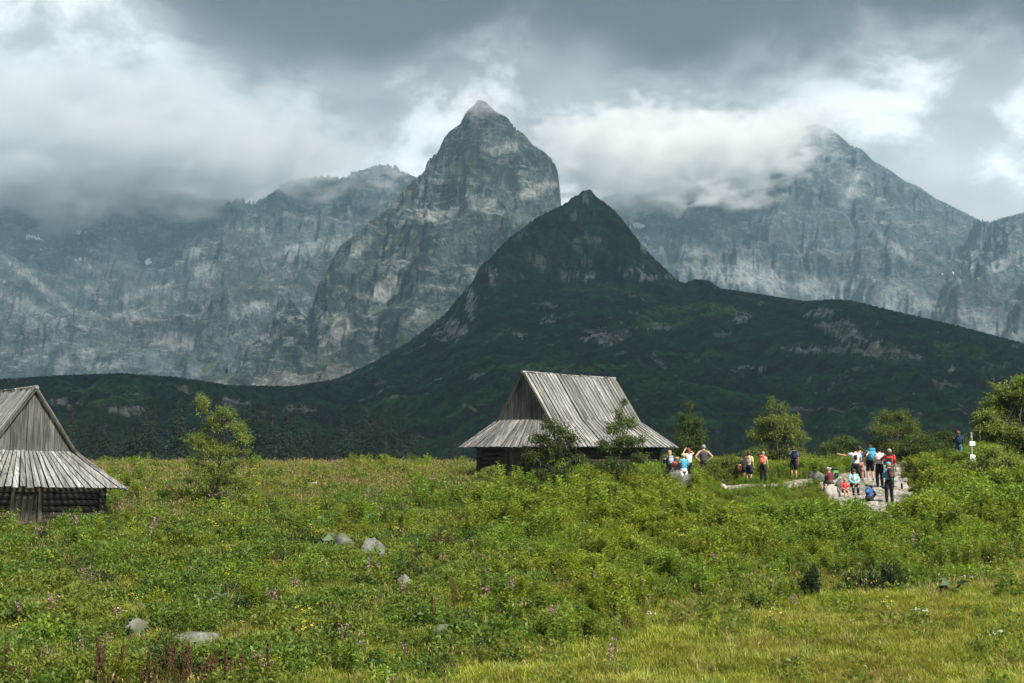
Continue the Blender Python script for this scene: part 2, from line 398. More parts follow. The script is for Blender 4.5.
# dense rows where the shoulder stands
U, Y = np.meshgrid(uu, yy); X = U*Y
H, base, pyv, Yc, pyrm = hill_h(X, Y)
hs = [(-250, 372), (0, 379), (60, 375), (120, 373), (180, 377), (230, 385), (290, 386), (335, 379), (370, 364), (410, 341), (445, 314), (458, 298), (468, 288), (474, 279), (480, 266), (490, 258), (500, 247), (510, 237), (522, 229), (534, 219), (546, 213), (558, 207), (566, 203), (574, 196), (580, 194), (583, 190), (592, 190), (595, 196), (606, 203), (614, 210), (622, 219), (632, 232), (642, 245), (652, 256), (664, 267), (676, 279), (684, 283), (696, 279), (708, 280), (720, 288), (760, 294), (805, 301), (830, 299), (850, 300), (875, 306), (900, 312), (960, 326), (1024, 343), (1120, 362), (1300, 380)]
hu = np.array([zratio(a, b)[1] for a, b in hs]); hr_ = np.array([zratio(a, b)[0] for a, b in hs])
for _ in range(2):
    Rr = H/Y; im = np.argmax(Rr, 0); ar = np.arange(nu); dlt = np.interp(uu, hu, hr_)*Y[im, ar]-H[im, ar]; kk = np.hanning(7); kk /= kk.sum()
    dlt = np.convolve(np.pad(dlt, 3, mode='edge'), kk, mode='valid')[:nu]; H = H+dlt[None, :]*np.clip((H+12)/(H[im, ar]+12)[None, :], 0, 1)**3
H = np.where(Y < 210, np.minimum(H, gz(X, Y)-.3-3*sstep(130, 200, Y)), H)
px_ = 512+X/Y*F*math.cos(PITCH); 
# bare scree patches and boulder fields
scr = fbm(X*.012, Y*.02, 5, 60, .6)
def blob(cx, cy, Yd, rx, ry, ragged=.7):
    p = at(cx, cy, Yd); q = ((X-p[0])/rx)**2+((Y-p[1])/ry)**2
    return sstep(1.0, .55, q+ragged*fbm(X*.03, Y*.03, 5, 61, .7))
# project every vertex to find where in the slope it lies (only used to choose boulder-field spots)
elev = H/Y; pyx = HOR-elev*F
bare = np.zeros_like(X)
def patch(cx, cy, wx_, wy_, k=.8):
    global bare
    q = ((px_-cx)/wx_)**2+((pyx-cy)/wy_)**2
    bare = np.maximum(bare, sstep(.75, .45, q+k*fbm(X*.05, Y*.05, 5, 63, .8))*(Y > 250)*sstep(-.45, .1, fbm(X*.12, Y*.12, 4, 65, .7)+.15))
for a in [(575, 276, 22, 3), (628, 270, 18, 5), (656, 276, 22, 4), (607, 337, 24, 9), (645, 240, 4, 14), (838, 326, 22, 7), (858, 338, 24, 7), (882, 352, 26, 6), (820, 312, 18, 6), (520, 335, 9, 5), (548, 320, 7, 4), (825, 350, 40, 4), (660, 327, 14, 3),
          (740, 318, 10, 6), (300, 410, 20, 4), (60, 402, 26, 4), (235, 402, 18, 4), (755, 368, 22, 2), (952, 370, 8, 3), (470, 303, 6, 18), (455, 325, 7, 10), (492, 275, 6, 10), (588, 196, 6, 3), (905, 357, 18, 3), (130, 410, 20, 5), (450, 330, 20, 10)]: patch(*a)
bare = np.maximum(bare, pyrm*sstep(.25, .6, fbm(X*.035, Y*.035, 5, 64, .75))*.10)
bare = np.maximum(bare, sstep(.85, 1.0, fbm(X*.02, Y*.03, 5, 66, .7))*sstep(350, 600, Y)*.5)
grass = sstep(.35, .9, fbm(X*.006, Y*.01, 4, 70, .55))*.5
for (cx, cy, wx_, wy_) in [(660, 322, 34, 10), (700, 310, 60, 8), (110, 395, 50, 12), (960, 350, 40, 10), (560, 368, 80, 6)]:
    grass = np.maximum(grass, .9*sstep(1, .3, ((px_-cx)/wx_)**2+((pyx-cy)/wy_)**2+.6*fbm(X*.02, Y*.02, 4, 71)))
ho = mk('hill', np.stack([X, Y, H], -1), grid_faces(ny, nu), M['hill'], smooth=True, attr=grass, attr2=1-bare)
ho['kind'] = 'structure'
def hill_z(x, y):
    h = hill_h(np.array([[x]], float), np.array([[y]], float))[0][0, 0]; return float(h)

# ---------------------------------------------------------------- rocky mountains behind
def mountain(name, u0, u1, y0, y1, nu, ny, ridges, floor, mt, namp, seed, spur=.8, bandamp=6, green_hi=300, scree=1.0, sil=None, sm=11, warp=1.0, bench=12, spots=()):
    uu = np.linspace(u0, u1, nu); yy = np.linspace(y0, y1, ny); U, Y = np.meshgrid(uu, yy); X = U*Y
    wx = X+warp*30*fbm(X*.0022, Y*.0022, 4, seed)+12*fbm(X*.011, Y*.011, 3, seed+3); wy = Y+warp*60*fbm(X*.0022, Y*.0022, 4, seed+1)+14*fbm(X*.011, Y*.011, 3, seed+4)
    h = np.full(X.shape, -1e9)
    for poly, sl in ridges: h = np.maximum(h, seg_height(wx, wy, P3(poly), sl))
    fl = floor(X, Y)
    k = 45.0     # soft union with the valley floor -> scree apron
    d = np.clip(.5+.5*(h-fl)/k/2, 0, 1); above = h-fl
    h2 = np.maximum(h, fl)+k*.5*np.maximum(0, 1-np.abs(h-fl)/(2*k))**2
    steep = sstep(-20, 90, above)
    h2 = h2+steep*namp*(ridged(X*.0042, Y*.0042, 6, seed+7, .52)-1.05)
    h2 = h2+steep*namp*.24*(ridged(X*.016, Y*.012, 5, seed+8, .5)-1.05)
    h2 = h2+steep*namp*.07*(ridged(X*.045, Y*.035, 4, seed+28, .6)-1.05)
    gx_ = X+50*fbm(X*.003, Y*.003, 3, seed+50); h2 = h2+steep*namp*.55*(ridged(gx_*.0085+Y*.0022, Y*.0018, 4, seed+51, .5)-1.05)+steep*namp*.22*(ridged(gx_*.026-Y*.004, Y*.004, 3, seed+52, .5)-1.05)
    bn = h2/(2.4*namp)+1.1*fbm(X*.0016, Y*.0016, 3, seed+31); h2 = h2+steep*bench*np.sin(2*math.pi*bn)
    h2 = h2+(1-steep)*namp*.35*fbm(X*.006, Y*.006, 5, seed+9)
    q = (h2+.45*X+.3*Y)/38+1.2*fbm(X*.004, Y*.004, 3, seed+11); fr = q-np.floor(q)
    h2 = h2+steep*bandamp*(np.where(fr < .75, fr/.75, (1-fr)/.25)-.5)
    h2 = h2+(2.5+2.5*steep)*fbm(X*.03, Y*.03, 3, seed+12, .55)
    if sil is not None:      # settle the crest at its surveyed height
        su = np.array([zratio(a, b)[1] for a, b in sil]); sr_ = np.array([zratio(a, b)[0] for a, b in sil])
        for _ in range(2):
            Rr = h2/Y; im = np.argmax(Rr, 0); act = Rr[im, np.arange(nu)]; Ym = Y[im, np.arange(nu)]; hm = h2[im, np.arange(nu)]
            tgt = np.interp(uu, su, sr_); dlt = (tgt-act)*Ym
            dlt = dlt*sstep(su[0]-.02, su[0]+.02, uu)*sstep(su[-1]+.004, su[-1]-.002, uu)
            kk = np.hanning(sm); kk /= kk.sum(); dlt = np.convolve(np.pad(dlt, sm//2, mode='edge'), kk, mode='valid')[:nu]
            h2 = h2+dlt[None, :]*np.clip(h2/hm[None, :], 0, 1)**2.5
    gy, gx = np.gradient(h2); dxm = np.gradient(X, axis=1); dym = np.gradient(Y, axis=0)
    sl = np.hypot(gx/np.abs(dxm), gy/np.abs(dym))
    flat = sstep(1.05, .5, sl)
    n = fbm(X*.005, Y*.005, 5, seed+20, .6)
    veg = flat*sstep(-.15, .35, n)*sstep(green_hi+120, green_hi-60, h2+80*n)
    scr = np.clip(np.maximum(flat*sstep(-.1, .35, -n), sstep(70, -30, above+60*n)*sstep(-.45, .1, -n+.3*fbm(X*.02, Y*.02, 4, seed+23)))*scree, 0, 1)
    pxg = 512+X/Y*F; pyg = HOR-h2/Y*F; rag = .55*fbm(X*.012, Y*.012, 5, seed+40, .65)+.35*fbm(X*.05, Y*.05, 3, seed+41, .6)
    for (cx, cy, rx, ry, an, kd) in spots:       # scree fans, pale slabs and grass ledges
        c_, s_ = math.cos(R(an)), math.sin(R(an)); a_ = (pxg-cx)*c_+(pyg-cy)*s_; b_ = -(pxg-cx)*s_+(pyg-cy)*c_
        q_ = sstep(1.15, .35, (a_/rx)**2+(b_/ry)**2+rag)
        if kd: veg = np.maximum(veg, q_*.6*sstep(-.3, .3, fbm(X*.02, Y*.02, 4, seed+44, .65)+.1))
        else: scr = np.maximum(scr, q_)
    o = mk(name, np.stack([X, Y, h2], -1), grid_faces(ny, nu), mt, smooth=True, attr=scr, attr2=veg)
    o['kind'] = 'structure'
    return X, Y, h2

def snow(M3, px, py, w_, h_, sd):
    X, Y, H = M3; u = (px-512)/F; col = int(np.argmin(np.abs(X[0]/Y[0]-u))); rr = H[:, col]/Y[:, col]; t_, _ = zratio(px, py)
    k = np.where(rr >= t_)[0]
    if not len(k): return
    k = k[0]; a = slice(max(0, k-60), k+60); b = slice(max(0, col-60), col+60); x, y, h = X[a, b], Y[a, b], H[a, b]
    px_ = 512+x/y*F; py_ = HOR-h/y*F; q = ((px_-px)/w_)**2+((py_-py)/h_)**2+.5*fbm(x*.03, y*.03, 4, sd)
    ok = (q < 1)&(np.abs(y-Y[k, col]) < 260); nr, nc = x.shape; Fq = grid_faces(nr, nc); Fq = Fq[ok.ravel()[Fq].all(1)]
    if len(Fq) < 2: return
    V = np.stack([x, y-3, h+2.0], -1).reshape(-1, 3); used, inv = np.unique(Fq, return_inverse=True)
    mk('snow', V[used], inv.reshape(-1, 4), M['snow'], smooth=True)['kind'] = 'structure'
M['snow'] = simple('old_snow', (0.50, 0.54, 0.58), .7, .2)
def fl1(X, Y): return 40+0.00*X+ (Y-1700)*.075
peak = mountain('mountain', -.20, .10, 1650, 3050, 620, 620, [
    ([(300, 372, 2000), (308, 330, 2100), (318, 285, 2200), (340, 250, 2280), (372, 218, 2350), (392, 192, 2400), (412, 175, 2440), (432, 153, 2470), (446, 130, 2490), (462, 116, 2500), (474, 104, 2500), (481, 98, 2500), (490, 107, 2500), (503, 117, 2510), (517, 131, 2520), (534, 146, 2530), (548, 158, 2530), (556, 172, 2525)], 1.25),
    ([(556, 172, 2525), (559, 190, 2525), (561, 215, 2520), (563, 260, 2520)], 2.2),
    ([(481, 99, 2500), (470, 160, 2380), (430, 240, 2230), (400, 310, 2080), (380, 350, 1950)], 1.1),
    ([(548, 158, 2530), (520, 220, 2350), (490, 270, 2200), (455, 330, 2020)], 1.15),
    ([(412, 175, 2440), (385, 250, 2270), (350, 310, 2100), (330, 370, 1900)], 1.1),
    ([(340, 250, 2280), (320, 320, 2100), (290, 375, 1900)], 1.0),
    ], fl1, M['peak'], 40, 100, bandamp=12, green_hi=260, warp=.4, sm=9, spots=[(501, 145, 20, 6, -10, 0), (534, 188, 26, 7, -15, 0), (482, 202, 15, 6, -10, 0), (384, 290, 20, 11, -40, 0), (361, 244, 18, 6, -40, 0), (430, 215, 14, 5, 0, 0), (340, 330, 10, 18, 0, 0), (412, 333, 22, 7, -35, 1), (330, 366, 30, 8, -20, 1), (454, 173, 30, 14, -40, 1), (500, 170, 26, 5, 10, 1), (400, 240, 14, 20, 30, 1)], sil=[(308, 330), (318, 285), (340, 246), (358, 232), (372, 220), (386, 210), (398, 196), (408, 184), (416, 178), (424, 172), (428, 160), (438, 152), (444, 138), (450, 131), (460, 124),
        (466, 112), (474, 105), (479, 99), (486, 102), (496, 112), (507, 117), (515, 128), (524, 134), (533, 145), (543, 151), (550, 157), (556, 166), (559, 178), (560, 192), (562, 212), (566, 250), (600, 280), (680, 300)])

def fl2(X, Y): return 50+(Y-2100)*.12+ 40*fbm(X*.0012, Y*.0012, 3, 205)
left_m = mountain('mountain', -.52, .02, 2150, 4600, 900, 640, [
    ([(-320, 170, 3800), (-120, 150, 3800), (0, 165, 3800), (110, 170, 3800), (170, 190, 3750), (215, 203, 3700), (240, 204, 3650), (252, 199, 3600), (264, 187, 3560), (285, 178, 3520), (315, 178, 3500), (345, 177, 3500), (366, 166, 3500), (392, 162, 3500), (412, 168, 3500), (470, 190, 3500)], 1.0),
    ([(264, 187, 3560), (255, 215, 3400), (235, 240, 3200), (215, 280, 3000), (190, 320, 2750)], .85),
    ([(345, 177, 3500), (330, 235, 3250), (330, 262, 3000), (300, 268, 2850), (262, 275, 2700), (245, 330, 2500)], .8),
    ([(412, 168, 3500), (380, 240, 3100), (350, 290, 2900)], .9),
    ([(0, 165, 3800), (10, 230, 3450), (-5, 262, 3150), (30, 285, 2900), (60, 310, 2750), (85, 330, 2550)], .75),
    ([(110, 172, 3800), (105, 225, 3500), (120, 268, 3200), (140, 290, 3000)], .75),
    ([(-150, 180, 3700), (-140, 250, 3200), (-100, 330, 2700)], .8),
    ([(0, 320, 2500), (60, 318, 2480), (120, 322, 2450), (180, 310, 2420), (230, 318, 2420), (300, 300, 2450)], .7),
    ], fl2, M['far'], 38, 300, spots=[(36, 284, 46, 4, 37, 0), (10, 300, 40, 5, 20, 0), (121, 316, 34, 5, 5, 0), (172, 342, 36, 9, 10, 0), (62, 366, 9, 14, 30, 0), (311, 247, 44, 8, -8, 0), (205, 272, 18, 12, 0, 0), (256, 306, 32, 4, -12, 0), (190, 247, 9, 14, 20, 0), (220, 384, 14, 4, 0, 0), (300, 216, 24, 3, 12, 0), (265, 340, 12, 6, 0, 0), (90, 268, 20, 6, 30, 0), (140, 292, 36, 4, -20, 0), (304, 289, 14, 5, 0, 1), (160, 300, 20, 6, -30, 1), (249, 294, 18, 6, -30, 1), (347, 366, 20, 8, 0, 1), (100, 345, 40, 6, 0, 1)], bench=16, bandamp=10, green_hi=420, sm=15, sil=[(-300, 160), (0, 165), (110, 170), (170, 190), (215, 200), (240, 197), (250, 203), (262, 199), (276, 190), (286, 181), (300, 178), (325, 176), (345, 178), (352, 172), (366, 169), (376, 165), (392, 165), (404, 172), (414, 176), (440, 190)])

def fl3(X, Y): return 90+(Y-2100)*.135+ 25*fbm(X*.0015, Y*.0015, 3, 405)
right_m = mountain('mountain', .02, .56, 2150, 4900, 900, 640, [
    ([(560, 200, 3900), (620, 195, 3900), (680, 190, 3900), (740, 165, 3900), (785, 135, 3900), (815, 122, 3900), (835, 132, 3890), (860, 150, 3860), (890, 171, 3820), (920, 190, 3780), (950, 205, 3740), (975, 219, 3700), (990, 223, 3650)], .95),
    ([(990, 223, 3650), (1005, 218, 3500), (1024, 213, 3400), (1090, 190, 3300), (1250, 170, 3300)], .95),
    ([(815, 124, 3900), (800, 180, 3650), (770, 230, 3400), (740, 262, 3200)], .85),
    ([(860, 150, 3860), (870, 200, 3600), (880, 240, 3350), (900, 275, 3150)], .85),
    ([(740, 165, 3900), (700, 210, 3600), (680, 245, 3350)], .85),
    ([(620, 195, 3900), (625, 215, 3600), (640, 250, 3300)], .7),
    ([(1024, 213, 3400), (1000, 250, 3150), (985, 285, 2900), (960, 305, 2700)], .8),
    ([(1100, 190, 3300), (1060, 260, 2900), (1030, 310, 2600)], .8),
    ], fl3, M['far'], 34, 500, spots=[(850, 292, 100, 12, 6, 0), (743, 275, 62, 16, 10, 0), (681, 246, 42, 9, 15, 0), (907, 252, 34, 5, 35, 0), (972, 262, 7, 32, 25, 0), (948, 308, 52, 10, 10, 0), (1001, 330, 30, 10, 10, 0), (858, 182, 3, 20, 30, 0), (1005, 262, 22, 6, -30, 0), (880, 310, 60, 6, 10, 0), (886, 298, 14, 6, 0, 1), (702, 262, 18, 6, 0, 1), (964, 286, 30, 5, -15, 1), (841, 222, 24, 6, 20, 1), (800, 300, 30, 5, 10, 1), (780, 235, 20, 12, 0, 1)], bench=12, bandamp=9, green_hi=380, scree=1.0, sm=7, sil=[(600, 196), (680, 185), (740, 162), (785, 135), (800, 128), (815, 124), (828, 128), (838, 134), (850, 145), (862, 149), (872, 160), (890, 170), (905, 181), (920, 187), (935, 198), (950, 205), (966, 213), (980, 220), (990, 222), (1004, 217), (1014, 215), (1024, 212), (1100, 195)])

for k_, a_ in enumerate([(31, 237, 14, 4), (77, 231, 6, 5), (78, 260, 8, 4), (38, 250, 4, 3), (146, 262, 4, 4)]): snow(left_m, *a_, 800+k_)
for k_, a_ in enumerate([(637, 225, 15, 4), (764, 258, 6, 3), (951, 274, 8, 3)]): snow(right_m, *a_, 820+k_)
# ---------------------------------------------------------------- haze
m, t = mat('haze_air'); pv = t.n('ShaderNodeVolumePrincipled'); pv.inputs['Color'].default_value = (0.385, 0.60, 0.73, 1)
pv.inputs['Density'].default_value = 1.35e-4; pv.inputs['Anisotropy'].default_value = 0.0
o_ = t.n('ShaderNodeOutputMaterial'); t.inp(o_, 'Volume', pv.outputs[0])
hb = MB(); hb.box((0, 2300, 530), (6400, 5200, 1140)); hz = hb.build('haze', m); hz['kind'] = 'stuff'; tag(hz, 'thin bluish haze filling the valley before the peaks', 'haze')

# ---------------------------------------------------------------- clouds wrapped round the summits
def cloud(name, c, rad, dens, label, seed, nscale=3.2, thr=.45, soft=.25, aniso=0.0, step=1.0, amp=1.8, col=(.96, .975, .98, 1)):
    m, t = mat(name+'_vapour'); g = t.n('ShaderNodeTexCoord').outputs['Object']
    ln = t.n('ShaderNodeVectorMath', operation='LENGTH'); t.inp(ln, 0, g)
    sc = t.mapping(g, (rad[0]/rad[2]*.5, rad[1]/rad[2]*.5, 1.0), (seed, seed*.7, 0))
    n = t.noise(sc, nscale, 5, .55, .3)
    n = t.math('ADD', .5, t.math('MULTIPLY', t.math('SUBTRACT', n, .5), amp))
    v = t.math('ADD', n, t.math('MULTIPLY', t.math('POWER', ln.outputs['Value'], 2.0), -.62))
    d = t.rng(v, thr-.30, thr-.30+soft)
    pv = t.n('ShaderNodeVolumePrincipled'); pv.inputs['Color'].default_value = col; t.inp(pv, 'Density', t.math('MULTIPLY', d, dens)); pv.inputs['Anisotropy'].default_value = aniso
    o_ = t.n('ShaderNodeOutputMaterial'); t.inp(o_, 'Volume', pv.outputs[0])
    m.cycles.volume_step_rate = step
    b = MB(); b.ball((0, 0, 0), (1, 1, 1), 24, 14); o = b.build(name, m); o.location = c; o.scale = rad
    tag(o, label, 'cloud', 'clouds clinging to the summits', 'stuff'); return o
def cl(px, py, Y, rx, ry, rz, dens, label, seed, **k): cloud('cloud', tuple(at(px, py, Y)), (rx, ry, rz), dens, label, seed, **k)
CLOUDS = True
if CLOUDS:
    cl(20, 148, 3450, 1000, 480, 230, .010, 'wide grey cloud bank hiding the left summits', 1, thr=.34, soft=.45, col=(.80, .83, .85, 1))
    cl(225, 165, 3400, 420, 300, 110, .008, 'grey cloud sitting right of the left cloud bank above a low ridge', 5, thr=.38, soft=.4, col=(.84, .87, .89, 1))
    cl(650, 160, 3550, 400, 300, 170, .014, 'bright cloud bank between the middle peak and the right peak', 9, thr=.40, soft=.3, nscale=4)
    cl(755, 148, 3450, 230, 200, 110, .012, 'cloud covering the left shoulder of the right peak', 14, thr=.40, soft=.35, nscale=4)
    cl(803, 122, 3700, 150, 200, 62, .010, 'thin cloud cap over the top of the right peak', 15, thr=.42, soft=.35, nscale=4)
    cl(722, 197, 3350, 210, 90, 44, .016, 'thin white cloud strip lying across the right peak', 19, thr=.50, nscale=1.3, amp=2.2, soft=.5)
    cl(480, 106, 2400, 70, 60, 34, .010, 'small wisp touching the top of the middle peak', 23, thr=.44, soft=.35)
    cl(385, 178, 3300, 100, 90, 46, .009, 'faint wisp on the ridge left of the middle peak', 27, thr=.52, soft=.5, amp=2.4, nscale=2.2)
    cl(853, 182, 3450, 60, 60, 80, .007, 'faint upright wisp on the face of the right peak', 31, thr=.50, soft=.5, amp=2.6, nscale=2.2)

# unseen cloud, added overhead so the hill is shaded and the meadow stays sunny
m, t = mat('shade_cloud_vapour'); pv = t.n('ShaderNodeVolumePrincipled'); pv.inputs['Color'].default_value = (.96, .975, .98, 1); pv.inputs['Density'].default_value = .009
o_ = t.n('ShaderNodeOutputMaterial'); t.inp(o_, 'Volume', pv.outputs[0])
def shade_cloud(target, alt, rad, label):
    p = Vector(target)+Vector(sun_dir)*(alt/sun_dir.z)
    b = MB(); b.ball((0, 0, 0), (1, 1, 1), 32, 16); o = b.build('cloud', m); o.location = p; o.scale = rad
    tag(o, label, 'cloud', None, 'stuff')
shade_cloud((60, 1080, 60), 1400, (1300, 790, 170), 'unseen cloud added high overhead to shade the dark hill')
#PART2
# ---------------------------------------------------------------- mountain huts
def quad_pt(a, b, c, d, u, v):   # a-b bottom edge, d-c top edge
    return (a*(1-u)+b*u)*(1-v)+(d*(1-u)+c*u)*v
def boards(mb, A, B, Cc, D, width, thick, n_out, rg, over=.04, lap=True, jag=.05):
    """boards running from the edge A-B (eave) up to D-C; each a little different"""
    A, B, Cc, D = [np.array(p, float) for p in (A, B, Cc, D)]
    n = max(2, int(round(np.linalg.norm(B-A)/width))); nrm = np.array(n_out, float); nrm /= np.linalg.norm(nrm)
    us = np.linspace(0, 1, n+1)
    for i in range(n):
        g = (.03 if lap else .012)/np.linalg.norm(B-A)
        u0, u1 = us[i]+g, us[i+1]-g
        vb = -rg.uniform(0, jag)/2; vt = 1+rg.uniform(-.01, .012)
        off = (thick*.6 if (i % 2 and lap) else 0)+rg.uniform(0, .03)
        p = [quad_pt(A, B, Cc, D, u0, vb), quad_pt(A, B, Cc, D, u1, vb+rg.uniform(-.012, .012)), quad_pt(A, B, Cc, D, u1, vt), quad_pt(A, B, Cc, D, u0, vt)]
        tw = rg.uniform(-.012, .012)
        lo = [q+nrm*(off+s*tw) for q, s in zip(p, (1, -1, -1, 1))]; hi = [q+nrm*thick for q in lo]
        mb.hexa(lo+hi, rg.random())
def hut(name, label, apex, yaw, L, seed, W2=3.28, g2=1.65, hr=3.70, hg=2.37, skirt=1.2, wall_h=1.65, back_skirt=.9, roll=0.0, door_u=.42):
    """local frame: gable faces -Y, ridge runs +Y, z=0 at the eave; apex = world point of the ridge's front end"""
    rg = np.random.default_rng(seed); root = empty(name, (apex[0], apex[1], apex[2]-hr), yaw); root.rotation_euler = (0, roll, yaw)
    tag(root, label, 'hut', 'shepherd huts on the meadow')
    zg = hr-hg; t_ = .035
    A = lambda x, y, z: np.array([x, y, z], float)
    # slopes: upper part steep from the ridge to gable-base level, then flaring to the eave
    for sgn, nm in ((1, 'right'), (-1, 'left')):
        mb = MB()
        nu_ = np.array([sgn*hg, 0, g2]); nl = np.array([sgn*zg, 0, W2-g2])
        up = [A(sgn*g2, -.18, zg), A(sgn*g2, L+.18, zg), A(0.0, L+.18, hr), A(0.0, -.18, hr)]
        lo = [A(sgn*W2, -skirt, 0), A(sgn*W2, L+back_skirt, 0), A(sgn*g2*.99, L+.18, zg+.012), A(sgn*g2*.99, -.18, zg+.012)]
        # long boards: build as bent boards
        n = int(round((L+.36)/.30))
        for i in range(n):
            g_ = rg.uniform(.10, .16)/n; u0, u1 = i/n+g_, (i+1)/n-g_
            off = .03+rg.uniform(0, .035); vb = -rg.uniform(0, .05); a = rg.random()
            P = [quad_pt(*lo, u0, vb), quad_pt(*lo, u1, vb), quad_pt(*up, u1, 0), quad_pt(*up, u0, 0), quad_pt(*up, u1, 1), quad_pt(*up, u0, 1)]
            nlN = nl/np.linalg.norm(nl); nuN = nu_/np.linalg.norm(nu_); nm_ = (nlN+nuN)/np.linalg.norm(nlN+nuN)
            N = [nlN, nlN, nm_, nm_, nuN, nuN]
            b0 = [p+k*off for p, k in zip(P, N)]; b1 = [p+k*(off+t_) for p, k in zip(P, N)]
            if rg.random() < .5:       # lower course of a different plank
                mb.hexa([b0[0], b0[1], b0[2], b0[3], b1[0], b1[1], b1[2], b1[3]], a); mb.hexa([b0[3], b0[2], b0[4], b0[5], b1[3], b1[2], b1[4], b1[5]], rg.random())
            else:
                mb.hexa([b0[0], b0[1], b0[2], b0[3], b1[0], b1[1], b1[2], b1[3]], a); mb.hexa([b0[3], b0[2], b0[4], b0[5], b1[3], b1[2], b1[4], b1[5]], a)
        for q in range(0, n+1):      # the lower boards that show in the gaps
            c0 = q/n; u0, u1 = max(0, c0-.28/n), min(1, c0+.28/n)
            P = [quad_pt(*lo, u0, 0), quad_pt(*lo, u1, 0), quad_pt(*up, u1, 0), quad_pt(*up, u0, 0), quad_pt(*up, u1, 1), quad_pt(*up, u0, 1)]
            b0 = [p-nuN*.02 for p in P]; b1 = [p+nuN*.0 for p in P]
            mb.hexa([b0[0], b0[1], b0[2], b0[3], b1[0], b1[1], b1[2], b1[3]], .05); mb.hexa([b0[3], b0[2], b0[4], b0[5], b1[3], b1[2], b1[4], b1[5]], .05)
        mb.build('roof_slope', M['slope'], root)
    # skirts under both gables
    mb = MB(); boards(mb, A(-W2, -skirt, 0), A(W2, -skirt, 0), A(g2+.02, -.02, zg), A(-g2-.02, -.02, zg), .27, t_, (0, -zg, skirt), rg)
    mb.build('gable_skirt_roof', M['skirt'], root)
    mb = MB(); boards(mb, A(W2, L+back_skirt, 0), A(-W2, L+back_skirt, 0), A(-g2, L+.02, zg), A(g2, L+.02, zg), .27, t_, (0, zg, back_skirt), rg)
    mb.build('gable_skirt_roof', M['skirt'], root)
    # gables: vertical planks clipped by the slopes
    for y0, s in ((0, -1), (L, 1)):
        mb = MB(); n = 16; xs = np.linspace(-g2, g2, n+1)
        for i in range(n):
            x0, x1 = xs[i]+.006, xs[i+1]-.006; h0 = zg+hg*(1-abs(x0)/g2)-.03; h1 = zg+hg*(1-abs(x1)/g2)-.03
            d = rg.uniform(0, .03); zb = zg-.05-rg.uniform(0, .05)
            yo, yi = y0+s*(.02+d), y0-s*.02
            y_a, y_b = (yo, yi) if s < 0 else (yi, yo)
            mb.hexa([A(x0, y_a, zb), A(x1, y_a, zb), A(x1, y_b, zb), A(x0, y_b, zb), A(x0, y_a, max(h0, zb+.02)), A(x1, y_a, max(h1, zb+.02)), A(x1, y_b, max(h1, zb+.02)), A(x0, y_b, max(h0, zb+.02))], rg.random())
        mb.build('gable', M['gable'], root)
    # barge boards along the gable edges
    mb = MB()
    for s in (1, -1):
        for y_ in (-.20, L+.16):
            p, q = A(s*(g2+.05), y_, zg-.02), A(0, y_, hr+.02); d = np.array([0, 0, .10])
            mb = MB(); mb.hexa([p-d, q-d, q-d+A(0, .05, 0), p-d+A(0, .05, 0), p+d*.3, q+d*.3, q+d*.3+A(0, .05, 0), p+d*.3+A(0, .05, 0)], .2); mb.build('barge_board', M['dark_plank'], root)
        p, q = A(s*(W2+.02), -skirt-.02, -.05), A(s*(g2+.04), -.16, zg-.02)
        mb = MB(); mb.tube([p, q], .035, 6, .3); mb.build('hip_board', M['dark_plank'], root)
    mb = MB(); mb.tube([A(0, -.24, hr+.05), A(0.01, L*.5, hr+.02), A(0, L+.2, hr+.05)], [.07, .055, .07], 7, .5)
    for k in range(int(L/.25)):
        x_ = rg.uniform(-.05, .05); mb.box((x_, k*.25+.05, hr+.045+rg.uniform(0, .02)), (.24, .19, .03), rg.random(), Matrix.Rotation(rg.uniform(-.3, .3), 3, 'Y'))
    mb.build('ridge_board', M['shingle'], root)
    # log walls
    wx_, wy0, wy1 = W2-.62, -.25, L+.25; logh = .235; nlog = int(math.ceil((wall_h+.25)/logh))
    mb = MB()
    dx0 = -wx_+ (2*wx_)*door_u; dw = .5
    for k in range(nlog):
        z_ = .14-logh*(k+.5); r_ = logh*.5
        def log(p, q): mb.tube([p, (np.array(p)+np.array(q))/2+rg.normal(0, .008, 3), q], [r_*rg.uniform(.93, 1.04) for _ in range(3)], 8, rg.random())
        e = .22
        for y_ in (wy0, wy1):
            zz = z_+(logh*.5)
            if y_ == wy0 and zz < -.12:
                log(A(-wx_-e, y_, zz), A(dx0-dw, y_, zz)); log(A(dx0+dw, y_, zz), A(wx_+e, y_, zz))
            else: log(A(-wx_-e, y_, zz), A(wx_+e, y_, zz))
        for x_ in (-wx_, wx_): log(A(x_, wy0-e, z_), A(x_, wy1+e, z_))
    mb.build('log_wall', M['log'], root)
    mb = MB()
    for s in (-1, 1): mb.box((dx0+s*(dw+.02), wy0-.03, -.8), (.14, .2, 1.4), rg.random())
    mb.box((dx0, wy0-.03, -.10), (1.3, .2, .14), .4); fr = mb.build('door_frame', M['dark_plank'], root)
    mb = MB()
    for k in range(6): mb.box((dx0-.40+k*.16, wy0+.02+rg.uniform(0, .01), -.86), (.152, .035, 1.35), rg.random())
    for z_ in (-.4, -1.3): mb.box((dx0, wy0-.008, z_), (.86, .03, .10), .5)
    dr = mb.build('door', M['dark_plank'], root)
    mb = MB(); mb.box((dx0+.3, wy0-.05, -.85), (.03, .06, .16), .1); mb.build('handle', M['bark'], dr)
    # sill beams that stick out under the walls, stones at the corners, eave beams
    mb = MB()
    for y_ in (wy0-.04, wy1+.04): mb.box((0.2, y_-.1, -wall_h+.04), (2*wx_+1.6, .30, .2), rg.random())
    for x_ in (-wx_-.04, wx_+.04): mb.box((x_, L/2, -wall_h+.06), (.26, L+.9, .18), rg.random())
    mb.build('sill_beam', M['log'], root)
    mb = MB()
